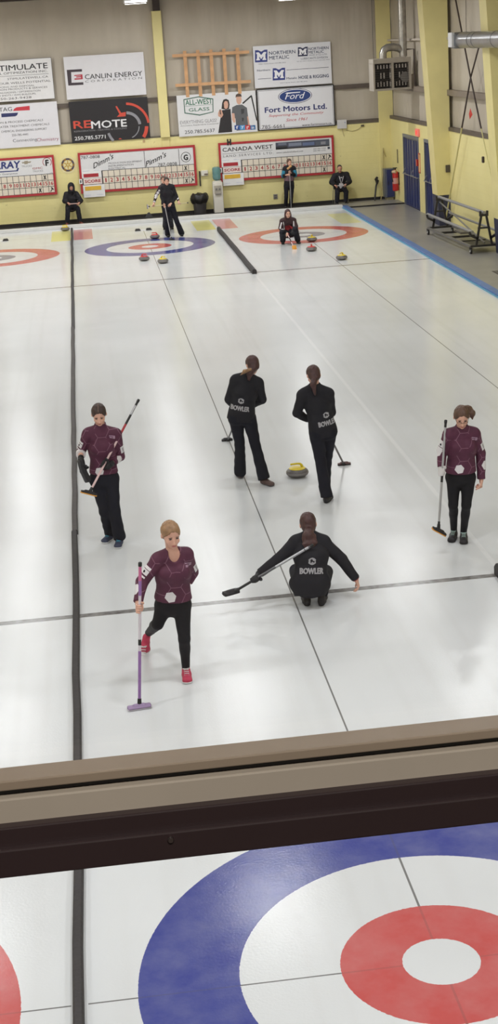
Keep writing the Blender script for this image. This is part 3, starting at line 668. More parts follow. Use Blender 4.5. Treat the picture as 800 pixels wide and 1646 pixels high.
g.v = [(x+.02*math.sin(7*math.atan2(y-42.08, x-2.03)), y, z+.02*math.sin(5*math.atan2(y-42.08, x-2.03))) for x, y, z in g.v]
g.build('bin_bag', mat('bag_black', (26,26,28), .35, bump=.4, bscale=14), r, smooth=50)
p = at(329, 278, YB)
r = thing('towel_dispenser', 'small white dispenser and dark strip on the wall beside the water cooler', 'dispenser', (p.x, YB, p.z))
MB().box(p.x-.13, p.x+.10, YB-.1, YB, p.z-.09, p.z+.09, .02).build('case', wh, r)
MB().box(p.x-.03, p.x+.09, YB-.12, YB-.1, p.z-.06, p.z-.01, .01).build('slot', mat('slot_brown', (120,104,90), .5), r)
p2 = at(321, 285, YB); MB().box(p2.x-.02, p2.x+.02, YB-.06, YB, p2.z-.28, p2.z+.2, .004).build('dark_strip', BLACK, r)
p = at(442.5, 316, YB); r = thing('wall_outlet', 'grey outlet plate on the yellow wall below the right-hand scoreboard', 'outlet', (p.x, YB, p.z))
MB().box(p.x-.07, p.x+.07, YB-.02, YB, p.z-.08, p.z+.08, .006).build('plate', mat('outlet_grey', (138,132,124), .5), r)
MB().box(p.x-.04, p.x+.04, YB-.026, YB-.02, p.z+.015, p.z+.055).box(p.x-.04, p.x+.04, YB-.026, YB-.02, p.z-.055, p.z-.015).build('sockets', mat('socket_dark', (92,88,84), .5), r)
p = at(549, 200, YB); r = thing('junction_box', 'small pale box on the wall right of the oval car logo sign', 'box', (p.x, YB, p.z))
MB().box(p.x-.16, p.x+.15, YB-.1, YB, p.z-.13, p.z+.15, .01).build('case', mat('jb_white', (206,204,204), .4), r); MB().lathe([(.015,0),(.015,.01)], (p.x+.09,YB-.11,p.z+.06), 10, ax='y').build('indicator', ink((80,110,180)), r)
cb = MB().tube([at(556,209,YB-.02), at(566,211,YB-.02), at(575,208,YB-.02), at(581,203,YB-.02)], .008, 6); cb.tube([at(550,207,YB-.02), at(551,214,YB-.02), at(553,219,YB-.02)], .012, 6); cb.build('cable', mat('cable_tan', (186,172,128), .6), r)
p = at(582, 202, YB); r = thing('wall_socket', 'tiny dark box at the end of the cable on the yellow wall', 'box', (p.x, YB, p.z))
MB().box(p.x-.05, p.x+.05, YB-.05, YB, p.z-.03, p.z+.03, .005).build('case', mat('sock_brown', (92,84,66), .5), r)
p = at(231, 227, YB); r = thing('wall_lamp', 'small round lamp under the corner of the black sign', 'lamp', (p.x, YB, p.z))
MB().lathe([(.035,-.0),(.04,.03),(.03,.06)], (p.x, YB-.06, p.z), 14, ax='y').build('body', mat('lamp_tan', (190,160,120), .4), r, smooth=40)
p = at(240, 350, 42.0)

# ------------------------------------------------------------------ gas unit heater
r = thing('unit_heater', 'grey gas heater with two open burner bays hung near the right wall', 'heater', (7.8, 38.6, 3.6))
hg = mat('heater_grey', (168,160,148), .4, var=.06); hx0, hx1, hz0, hz1 = 7.24, 8.40, 3.63, 4.56; hy = 38.5
c = MB().box(hx0, hx1, hy, hy+.7, hz1-.14, hz1, .01).box(hx0, hx1, hy, hy+.7, hz0, hz0+.06, .01).box(hx0, hx0+.05, hy, hy+.7, hz0+.06, hz1-.14).box(hx1-.07, hx1, hy, hy+.7, hz0+.06, hz1-.14).box((hx0+hx1)/2-.025, (hx0+hx1)/2+.045, hy, hy+.7, hz0+.06, hz1-.14).box(hx0+.06, hx1-.08, hy+.4, hy+.69, hz0+.07, hz1-.15)
c.build('casing', hg, r)
MB().box(hx0+.051, hx1-.071, hy+.28, hy+.4, hz0+.04, hz1-.1).build('burner_back', mat('burner_dark', (36,32,32), .7), r)
lv = MB()
for k in range(11): lv.obox((hx0+.05, hy+.03, hz0+.12+.065*k), (hx1-.07, hy+.03, hz0+.12+.065*k), .012, .008)
lv.build('grille_wires', mat('wire_grey', (92,88,88), .4, metal=.6), r)
TBM = mat('tube_pale', (206,198,190), .4, metal=.4); random.seed(3)
for bay in (0, 1):
    for k in range(5):
        x = hx0+.17+bay*.57+k*.095
        for q_, w_ in (([(x, hy+.15, hz1-.19), (x, hy+.15, hz1-.30)], .022), ([(x, hy+.2, hz0+.12), (x, hy+.2, hz0+.24+.03*(k % 2))], .018)) + ((([(x, hy+.18, hz0+.35), (x, hy+.18, hz0+.52)], .02),) if k in (1, 2, 4) else ()): MB().tube(q_, w_, 8).build('burner_tube', TBM, r, smooth=40)
MB().lathe([(.02,0),(.15,.01),(.16,.03),(.02,.05)], (hx1-.15, hy+.12, hz0+.36), 24, ax='y').build('fan_ring', mat('fan_grey', (130,126,122), .4), r, smooth=40)
MB().box(hx1, hx1+.13, hy+.1, hy+.4, hz0+.02, hz0+.42, .01).build('control_box', mat('ctrl_brown', (140,128,112), .5), r)
fl = MB(); duct = mat('flue_aluminium', (176,172,166), .3, metal=.8, var=.2, scale=9, bump=.3, bscale=18)
pts = [(7.62, hy+.35, hz1-.02), (7.62, hy+.35, hz1+.14), (7.66, hy+.35, hz1+.24), (7.76, hy+.35, hz1+.30), (7.95, hy+.35, hz1+.31), (8.12, hy+.35, hz1+.27), (8.2, hy+.35, hz1+.2)]
fl.tube(pts, .115, 16); fl.build('flue_elbow', duct, r, smooth=50)
MB().tube([(8.24, hy+.35, hz1+.02), (8.24, hy+.35, ZC)], .12, 16).build('flue_pipe', duct, r, smooth=50)
MB().tube([(8.30, hy+.1, hz1+.22), (8.50, hy+.02, hz1+.22), (8.50, hy+.02, hz0+.1)], .022, 8).build('gas_pipe', mat('gas_pipe', (64,52,48), .5), r, smooth=50)
for x in (hx0+.08, hx1-.1): MB().tube([(x, hy+.3, hz1-.01), (x, hy+.3, ZC)], .008, 6).build('hanger_rod', mat('rod_dark', (60,56,54), .5), r)

# ------------------------------------------------------------------ round duct hanging along the right wall
DX, DZ_ = 7.75, 5.02; dy0 = 30.1
r = thing('air_duct', 'round silver duct with a square grey outlet hanging along the right wall', 'duct', (DX, dy0, DZ_))
pr = []
L = MB(); ys = [dy0+.0, dy0-1.0]
dm = mat('duct_silver', (172,172,174), .28, metal=.85, var=.1, scale=3)
L.tube([(DX, dy0-.35, DZ_), (DX, 12.0, DZ_)], .185, 28); L.build('pipe', dm, r, smooth=40)
for y in (dy0-.36, dy0-1.5, dy0-1.9, dy0-3.6, dy0-5.4, dy0-7.2): MB().tube([(DX, y, DZ_), (DX, y-.03, DZ_)], .191, 28).build('joint_band', mat('duct_dark', (120,120,122), .35, metal=.7), r, smooth=40)
MB().box(DX-.19, DX+.19, dy0-.38, dy0-.05, DZ_-.19, DZ_+.19, .02).build('plenum_box', mat('plenum_grey', (136,136,138), .4, metal=.5), r)
MB().box(DX-.26, DX-.19, dy0-.40, dy0-.02, DZ_-.15, DZ_+.19, .005).build('outlet_frame', mat('outlet_pale', (206,206,208), .4), r)
MB().box(DX-.21, DX-.06, dy0-.415, dy0-.38, DZ_-.12, DZ_+.14, .004).build('outlet_grille', mat('grille_grey', (138,142,150), .5), r)
for y in (dy0-.8, dy0-4, dy0-8): MB().tube([(DX, y, DZ_+.18), (DX, y, ZC)], .006, 6).build('hanger_wire', mat('rod_dark', (60,56,54), .5), r)

# cross-brace rods on the right wall between columns
r = thing('cross_bracing', 'crossed dark steel rods in front of the right wall above the rack', 'bracing', (8.35, 31.6, 3.2))
rd = mat('brace_dark', (58,44,40), .5); rl = mat('brace_painted', (206,198,140), .5)
A = [at(727,-20,33.2)] 
def wallp(px, py, X=8.33):
    d = FF + RR*(px-400)/FPX - UU*(py-823)/FPX; return Vector(CAM + d*(X-CAM[0])/d[0])
a0, a1, a2 = wallp(730,-10), wallp(773,207), wallp(797,320); b0, b1, b2 = wallp(781,20), wallp(742,205), wallp(716,352)
MB().tube([a0, wallp(754.5,118), a1], .022, 8).build('rod', rd, r); MB().tube([a1, a2], .014, 8).build('rod_lower', rl, r)
MB().tube([b0+Vector((.05,0,0)), wallp(756,125,8.38), b1], .022, 8).build('rod', rd, r); MB().tube([b1, b2], .022, 8).build('rod_lower', rl, r)
p = wallp(776,256); MB().box(p.x-.03,p.x+.03,p.y-.05,p.y+.05,p.z-.09,p.z+.07,.02).build('turnbuckle', rd, r)
p = wallp(757.5,184, 8.42); r = thing('red_rag', 'small red cloth tucked on the wall sheeting under the duct', 'cloth', p)
MB().add([p+Vector((0,-.10,.0)), p+Vector((-.03,.0,.16)), p+Vector((0,.10,-.08)), p+Vector((-.05,0,-.12)), p+Vector((-.07,0,.02))], [(0,1,4),(1,2,4),(2,3,4),(3,0,4),(0,3,2,1)]).build('cloth', mat('rag_red', (196,62,50), .7), r)

# ------------------------------------------------------------------ right-hand side fittings
p = wallp(672,213,XR); r = thing('exit_sign', 'small red lit sign between the two blue double doors', 'sign', p)
MB().box(XR-.06, XR, p.y-.20, p.y+.20, p.z-.11, p.z+.11, .01).build('case', mat('exit_case', (196,120,110), .5, emit=(255,120,110), es=.35), r)
t = MB(); text(t, 'EXIT', 0.05, .32, .05, .17, (Vector((XR-.061, p.y+.19, p.z-.11)), Vector((0,-1,0)), Vector((0,0,1))), .002, bold=.04); t.build('lettering', mat('exit_red', (226,60,60), .5, emit=(255,70,60), es=.8), r)
XC = XR-.02
p = wallp(673,262,XC); r = thing('fire_alarm_station', 'red-framed notice with a red pull box beside the blue doors', 'alarm', p)
f = MB().box(XC-.01, XC, p.y-.20, p.y-.16, p.z-.30, p.z+.30).box(XC-.01, XC, p.y+.0, p.y+.04, p.z-.30, p.z+.30).box(XC-.01, XC, p.y-.20, p.y+.04, p.z+.26, p.z+.30).box(XC-.01, XC, p.y-.20, p.y+.04, p.z-.30, p.z-.26); f.build('red_frame', mat('frame_red', (206,92,70), .5), r)
MB().box(XC-.004, XC, p.y-.16, p.y, p.z-.26, p.z+.26).build('notice', mat('notice_tan', (222,200,140), .5), r)
MB().box(XC-.05, XC, p.y+.08, p.y+.22, p.z-.10, p.z+.10, .01).build('pull_box', mat('alarm_red', (190,50,46), .4), r)
p = wallp(639,251,XR); r = thing('wall_thermometer', 'thin dark strip on the yellow wall left of the blue doors', 'thermometer', p)
MB().box(XR-.02, XR, p.y-.05, p.y+.05, p.z-.22, p.z+.22, .01).build('body', mat('thermo_dark', (104,96,72), .5), r)
p = wallp(719,271,XR); p.y = 33.9; r = thing('light_switch', 'small dark switch box on the big yellow column', 'switch', (8.36, 34.29, 1.56))
q = at(719, 271, 34.3); MB().box(q.x-.06, q.x+.06, 34.25, 34.3, q.z-.10, q.z+.10, .01).build('case', mat('switch_dark', (78,70,60), .5), r)
# low blue electrical cabinet in the corner
r = thing('electrical_cabinet', 'dark blue metal cabinet standing in the corner behind the fire extinguisher', 'cabinet', (8.3, 42.1, 0))
q0 = at(617, 272, 42.0); q1 = at(634, 320, 42.0)
MB().box(q0.x, XR-.02, 41.93, 42.32, .10, 1.02, .006).build('cabinet_body', mat('cabinet_side', (92,98,112), .4), r)
MB().box(q0.x+.07, XR-.03, 41.91, 41.935, .12, 1.0, .004).build('door', BLUE, r)
MB().box(q0.x+.10, q0.x+.12, 41.895, 41.915, .5, .62).build('handle', BLACK, r)
MB().box(q0.x+.05, XR-.05, 41.98, 42.3, .0, .10).build('plinth', mat('plinth_tan', (150,142,112), .6), r)
# extinguisher on the right wall
p = wallp(635, 296, XR-.1); r = thing('fire_extinguisher', 'red fire extinguisher hanging on the wall left of the blue doors', 'fire extinguisher', (XR-.1, p.y, .35))
ye = 41.25; MB().box(XR-.03, XR, ye-.05, ye+.05, .55, .95).build('wall_bracket', BLACK, r)
MB().lathe([(.06,.36),(.095,.38),(.1,.42),(.1,.90),(.085,.97),(.04,1.0),(.03,1.04)], (XR-.12, ye, 0), 24).build('cylinder', mat('extinguisher_red', (186,36,40), .3), r, smooth=40)
MB().tube([(XR-.12, ye, 1.02), (XR-.12, ye, 1.09)], .025, 10).box(XR-.20, XR-.06, ye-.02, ye+.02, 1.08, 1.11).build('valve', BLACK, r)
MB().tube([(XR-.17, ye-.02, 1.06), (XR-.24, ye-.03, 1.0), (XR-.25, ye-.02, .85), (XR-.22, ye-.06, .66)], .014, 8).build('hose', BLACK, r, smooth=50)
MB().tube([(XR-.22, ye, .98), (XR-.12, ye-.1, .98)], .05, 8).build('gauge_tag', mat('tag_cream', (216,186,150), .5), r)
MB().lathe([(.102,.60),(.102,.78)], (XR-.12, ye, 0), 24).build('label_band', mat('ext_label', (206,150,140), .5), r, smooth=60)
# mop and pole leaning in the corner
r = thing('mop_pole', 'thin wooden pole with a hook leaning on the wall beside the cabinet', 'pole', (8.05, 42.0, 0))
MB().tube([at(612,322,42.0), at(615,280,42.2), at(615.5,238,42.33)], .014, 8).build('pole', mat('pole_wood', (170,154,104), .6), r)
MB().tube([at(615.5,240,42.3), at(617,246,42.28), at(620,252,42.28)], .012, 6).build('hook', mat('pole_wood', (170,154,104), .6), r)
r = thing('push_broom', 'black stick with a taped grip leaning on the yellow wall', 'stick', (7.85, 42.1, 0))
MB().tube([at(602,322,42.0), at(604,300,42.15), at(606,292,42.25)], .030, 8).build('stick', BLACK, r)
MB().tube([at(605.5,296,42.2), at(606,291,42.25), at(604,288,42.25), at(606,285,42.28)], [.03,.06,.055,.04], 10).build('taped_grip', mat('tape_dark', (40,36,32), .8, bump=.4), r, smooth=50)
p = ground(240, 360); 
r = thing('rubber_hack_stand', 'small black wedge on the carpet against the wall, left of the standing players', 'wedge', (at(237,352,42.2).x, 42.2, 0))
q = at(240, 350, 42.2); MB().add([(q.x-.14,42.2,0),(q.x+.12,42.2,0),(q.x+.12,42.36,0),(q.x-.14,42.36,0),(q.x-.05,42.25,.14),(q.x+.01,42.25,.17),(q.x+.06,42.33,.10),(q.x-.05,42.33,.12)], [(0,3,2,1),(4,5,6,7),(0,1,5,4),(1,2,6,5),(2,3,7,6),(3,0,4,7)]).build('body', BLACK, r)
# drain grate in the walkway
r = thing('floor_grate', 'dark grate in the grey walkway at the right edge', 'grate', (8.0, 26.0, .013))
g0 = ground(790, 437); g = MB().box(g0.x, g0.x+.6, g0.y-.9, g0.y, .012, .02, .002); g.build('plate', mat('grate_dark', (64,60,56), .5), r)
for k in range(7): MB().box(g0.x+.04+.08*k, g0.x+.07+.08*k, g0.y-.86, g0.y-.04, .02, .026).build('bar', mat('grate_bar', (90,86,82), .4), r)

# ------------------------------------------------------------------ rack trolley
r = thing('pipe_rack_trolley', 'black wheeled A-frame trolley carrying grey pipes on the walkway', 'trolley', (7.85, 30.5, 0), None)
bs = mat('trolley_black', (40,38,38), .5); gp = mat('pipe_grey', (150,150,152), .35, metal=.4); gd = mat('rail_grey', (118,116,114), .45, metal=.3)
ya, yb_ = 28.55, 32.65; xa, xb = 7.58, 8.25; sk = -.12
def X(x, y): return x + sk*(y-ya)/(yb_-ya)
zb_ = .19
for x in (xa, xb): MB().obox((X(x,ya), ya, zb_), (X(x,yb_), yb_, zb_), .05, .05).build('side_rail', gd, r)
for k, y in enumerate((ya, ya+.95, ya+1.9, ya+2.9, yb_)): MB().obox((X(xa,y), y, zb_), (X(xb,y), y, zb_), .06, .05).build('cross_bar', bs, r)
MB().box(X(xa,ya)+.05, X(xb,ya)-.05, ya+.02, ya+.85, zb_-.02, zb_+.01).build('deck_plate', bs, r)
MB().box(X(xa,ya)+.3, X(xb,ya)-.1, ya+2.2, ya+2.85, zb_+.02, zb_+.07).build('loose_board', mat('board_grey', (110,106,100), .6), r)
xm_ = (xa+xb)/2
for y in (ya, yb_):
    for sx in (-1, 1): MB().obox((X(xm_+sx*.20,y), y, zb_), (X(xm_+sx*.06,y), y, .93), .05, .05).build('end_post', bs, r)
    MB().obox((X(xm_-.15,y), y, .62), (X(xm_+.15,y), y, .62), .04, .04).build('end_brace', bs, r)
    for sx in (-1, 1):
        e = Vector((X(xm_+sx*.34, y), y, .46)); MB().obox((X(xm_+sx*.15,y), y, .36), e, .05, .06).obox(e, e+Vector((sx*.02,0,.09)), .04, .05).build('support_hook', bs, r)
    MB().box(X(xm_,y)-.11, X(xm_,y)+.11, y-.04, y+.04, .90, .96, .01).box(X(xm_,y)-.11, X(xm_,y)-.06, y-.04, y+.04, .95, 1.03, .01).box(X(xm_,y)+.06, X(xm_,y)+.11, y-.04, y+.04, .95, 1.03, .01).build('top_cradle', bs, r)
MB().tube([(X(xm_,ya), ya-.05, .99), (X(xm_,yb_), yb_+.1, .99)], .038, 12).build('pipe', gp, r, smooth=50)
MB().tube([(X(xm_-.30,ya), ya-.05, .54), (X(xm_-.30,yb_), yb_+.15, .54)], .038, 12).build('pipe', gp, r, smooth=50)
MB().tube([(X(xm_+.30,ya), ya-.05, .54), (X(xm_+.30,yb_), yb_+.15, .54)], .03, 12).build('pipe', gp, r, smooth=50)
MB().tube([(X(xm_+.05,ya+.3), ya+.1, .24), (X(xm_+.02,yb_), yb_+.05, .85)], .02, 8).build('diagonal_brace', gd, r, smooth=50)
for x in (xa, xb):
    for y in (ya, yb_):
        w = thing('caster', None, None); w.parent = r; w.matrix_basis = r.matrix_basis.inverted()
        MB().lathe([(.02,-.02),(.075,-.022),(.08,0),(.075,.022),(.02,.02)], (X(x,y), y, .08), 20, ax='x').build('wheel', BLACK, w, smooth=40)
        MB().lathe([(.005,-.028),(.03,-.028),(.03,.028),(.005,.028)], (X(x,y), y, .08), 12, ax='x').build('hub', WHITE, w, smooth=40)
        MB().obox((X(x,y)-.032, y, .08), (X(x,y)-.032, y+.02, .17), .03, .006, up=(1,0,0)).obox((X(x,y)+.032, y, .08), (X(x,y)+.032, y+.02, .17), .03, .006, up=(1,0,0)).box(X(x,y)-.04, X(x,y)+.04, y-.02, y+.04, .162, .17).build('fork', bs, w)

# ------------------------------------------------------------------ sheet dividers, hacks
DIV = mat('divider_foam', (74,70,70), .75, var=.10, scale=3, bump=.3, bscale=20); DIV2 = mat('divider_foam_dark', (52,49,50), .75, var=.10, scale=3, bump=.3, bscale=20)
def divider(x, y0, y1, label, m, jig=.008, w=.066, h=.06):
    n = max(4, int((y1-y0)/.8)); pts = []; random.seed(int(y0*10)+5)
    mb = MB(); prev = None; vs = []; fs = []
    for i in range(n+1):
        y = y0+(y1-y0)*i/n; xx = x+random.uniform(-jig, jig)
        vs += [(xx-w/2,y,0),(xx-w/2,y,h*.7),(xx-w*.3,y,h),(xx+w*.3,y,h),(xx+w/2,y,h*.7),(xx+w/2,y,0)]
    for i in range(n):
        for k in range(6):
            k2 = (k+1) % 6; fs.append((i*6+k, i*6+k2, (i+1)*6+k2, (i+1)*6+k))
    fs += [tuple(range(5,-1,-1)), tuple(n*6+k for k in range(6))]
    mb.add(vs, fs); o = mb.build('sheet_divider', m); tag(o, label, 'divider', 'foam dividers between the sheets'); return o
divider(-W/2, -3.2, 1.55, 'nearest black divider strip, below the window rail, beside the big blue ring', DIV2)
divider(-W/2, 1.55, 9.05, 'dark divider strip left of the running player, ending at the purple-jacketed player', DIV2)
divider(-W/2, 9.05, 22.6, 'long grey-black divider strip in the middle distance left of the players', DIV)
divider(-W/2, 22.6, 40.35, 'far black divider strip ending at the yellow-handled stone by the back wall', DIV2)
divider(W/2, 28.1, 37.3, 'short black divider strip between the blue and the red far rings', DIV2, w=.11, h=.11)
divider(W/2-.03, 0.2, 6.45, 'end of a black divider strip at the right edge on the near thick line', DIV2, w=.10, h=.11)
rub = mat('hack_rubber', (34,32,32), .7)
for k, (xc, lb) in enumerate(((-W, 'pair of black rubber footholds behind the far left red ring'), (0, 'pair of black rubber footholds behind the far blue ring'))):
    r = thing('curling_hack', lb, 'hack', (xc, 38.75, 0), 'footholds set in the ice')
    for sx in (-1, 1):
        c = Vector((xc+sx*.17, 38.72, 0)); MB().add([c+Vector((-.09,-.11,.0)), c+Vector((.09,-.11,.0)), c+Vector((.09,.11,0)), c+Vector((-.09,.11,0)), c+Vector((-.075,-.06,.03)), c+Vector((.075,-.06,.03)), c+Vector((.06,.09,.055)), c+Vector((-.06,.09,.055))], [(0,3,2,1),(4,5,6,7),(0,1,5,4),(1,2,6,5),(2,3,7,6),(3,0,4,7)]).build('foothold', rub, r)
    MB().box(xc-.08, xc+.08, 38.63, 38.80, .0, .012).build('bridge_plate', WHITE, r)

# ------------------------------------------------------------------ ceiling lights
tube_m = bpy.data.materials.new('fluorescent_tube'); tube_m.use_nodes = True; q = tube_m.node_tree.nodes['Principled BSDF']; q.inputs['Base Color'].default_value = (1,1,1,1)
q.inputs['Emission Color'].default_value = (1.0,.975,.95,1); q.inputs['Emission Strength'].default_value = 9.0
fx = None
LBL = 'twin tube ceiling light glowing at the top edge above the back wall'
def fixture(x, y, z, label, hl=.6):
    r = thing('ceiling_light', label, 'light', (x, y, z), 'twin tube lights under the ceiling')
    MB().box(x-hl, x+hl, y-.12, y+.12, z+.03, z+.08, .01).build('housing', mat('housing_white', (224,224,224), .4), r)
    for dy in (-.07, .07): MB().tube([(x-hl+.02, y+dy, z), (x+hl-.02, y+dy, z)], .019, 8).build('tube', tube_m, r, smooth=50)
    for sx in (-1, 1): MB().box(x+sx*hl-.02, x+sx*hl+.02, y-.10, y+.10, z-.03, z+.05, .005).build('end_cap', WHITE, r)
    for sx in (-1, 1): MB().tube([(x+sx*hl*.7, y, z+.07), (x+sx*hl*.7, y, ZC)], .005, 6).build('hanger', mat('rod_dark', (60,56,54), .5), r)
    return r
first = None
def lamp(x, y, z, p, sx=1.1, sy=.22):
    l = bpy.data.lights.new('tube_light', 'AREA'); l.shape = 'RECTANGLE'; l.size = sx; l.size_y = sy; l.energy = p; l.color = (.972, .988, 1.0)
    o = bpy.data.objects.new('tube_light', l); COL.objects.link(o); o.location = (x, y, z-.04); return o
fixture(0.30, 38.4, 6.60, 'twin tube light glowing at the top above the bracket-logo sign', .33)
fixture(4.80, 38.4, 6.44, 'tube light cut by the top edge, above the signs on the right', .33)
src = None
LP = 56.0
for y, pw in ((-3.0,2.2), (3.6,1.85), (11.3,1.15), (18.2,1.45), (24.8,2.0), (31.4,2.3)):
    for x in (-8.7, -4.3, .1, 4.6):
        xx = x + (0.35 if y > 17 else 0)
        if src is None: src = fixture(xx, y, 6.6, 'twin tube ceiling light in the rows over the ice'); src_loc = Vector((xx, y, 6.6))
        else:
            c = copy_tree(src); c.location = (xx, y, 6.6)
        lamp(xx, y, 6.6, LP*pw)
for x in (-8.7, -4.3, .3, 4.8):
    zz = 6.44 if x == 4.8 else 6.6
    lamp(x, 38.4, zz-.02, LP*2.6, .62, .2)
    if x < 0: c = copy_tree(src); c.location = (x, 38.4, 6.6)
w = bpy.data.worlds.new('world'); SC.world = w; w.use_nodes = True
w.node_tree.nodes['Background'].inputs[0].default_value = (1.0, .97, .93, 1); w.node_tree.nodes['Background'].inputs[1].default_value = 0.05
SC.view_settings.view_transform = 'Standard'; SC.view_settings.look = 'None'; SC.view_settings.gamma = 1.0; SC.view_settings.exposure = 0.0
try: SC.view_settings.use_curve_mapping = False
except Exception: pass

# ------------------------------------------------------------------ curling stones
def stone(px, py, handle, ang, label, near=False):
    """px, py: the pixel of the middle of the foot on the ice"""
    g = ground(px, py); c = Vector((g.x, g.y, 0))
    R = Matrix.Rotation(ang, 3, 'Z')
    r = thing('curling_stone', label, 'curling stone', c, 'curling stones in play')
    gran = MATS.get('granite')
    if gran is None:
        gran = mat('granite', (104,100,98), .35, var=.22, scale=70, spec=.5); mat('granite_band', (132,128,126), .55, var=.15, scale=80)
    MB().lathe([(.06,.001),(.065,.0),(.075,.006),(.105,.014),(.13,.029),(.1415,.045),(.1415,.047),(.1425,.050),(.1425,.070),(.1415,.073),(.1415,.076),(.130,.093),(.108,.108),(.080,.116),(.04,.1165)], c, 40).build('body', gran, r, smooth=35)
    MB().lathe([(.1422,.048),(.1436,.052),(.1436,.068),(.1422,.072)], c, 40).build('striking_band', MATS['granite_band'], r, smooth=60)
    hm = mat('handle_yellow', (226,202,40), .35, var=.02) if handle == 'yellow' else mat('handle_red', (206,52,48), .35, var=.02)
    MB().lathe([(.104,.108),(.106,.114),(.095,.121),(.06,.127),(.02,.130)], c, 32).build('handle_cap', hm, r, smooth=50)
    pts = [(.062,0,.118),(.058,0,.150),(.040,0,.168),(.010,0,.172),(-.055,0,.170),(-.085,0,.168)]
    rs = [.020,.017,.015,.0135,.013,.012]
    MB().tube([c+R @ Vector(p) for p in pts], rs, 12).build('handle', hm, r, smooth=60)
    return r
stone(478, 766, 'yellow', 0.0, 'yellow-handled stone sliding between the two sweepers, nearest of all')
stone(249, 383.5, 'red', .2, 'red-handled stone on the back edge of the far blue ring')
stone(232, 419, 'red', 2.6, 'red-handled stone in front of the far blue ring, left of a yellow one')
stone(262, 423, 'yellow', 2.2, 'yellow-handled stone in front of the far blue ring')
stone(501, 388, 'yellow', 1.2, 'yellow-handled stone on the far red ring beside the crouching player')
stone(500.5, 403.5, 'red', 1.3, 'red-handled stone just in front of the far red ring')
stone(549, 417.5, 'yellow', .9, 'yellow-handled stone near the far thin line, rightmost of all')
stone(105, 371, 'yellow', .3, 'yellow-handled stone parked by the back wall at the divider end')
# ================================================================== people
V = lambda *a: np.array(a, float)
def nrm(v): v = np.asarray(v, float); return v/max(1e-9, np.linalg.norm(v))
def A(px, py, Y): return np.array(at(px, py, Y))
def G(px, py, z=0.0): return np.array(ground(px, py, z))

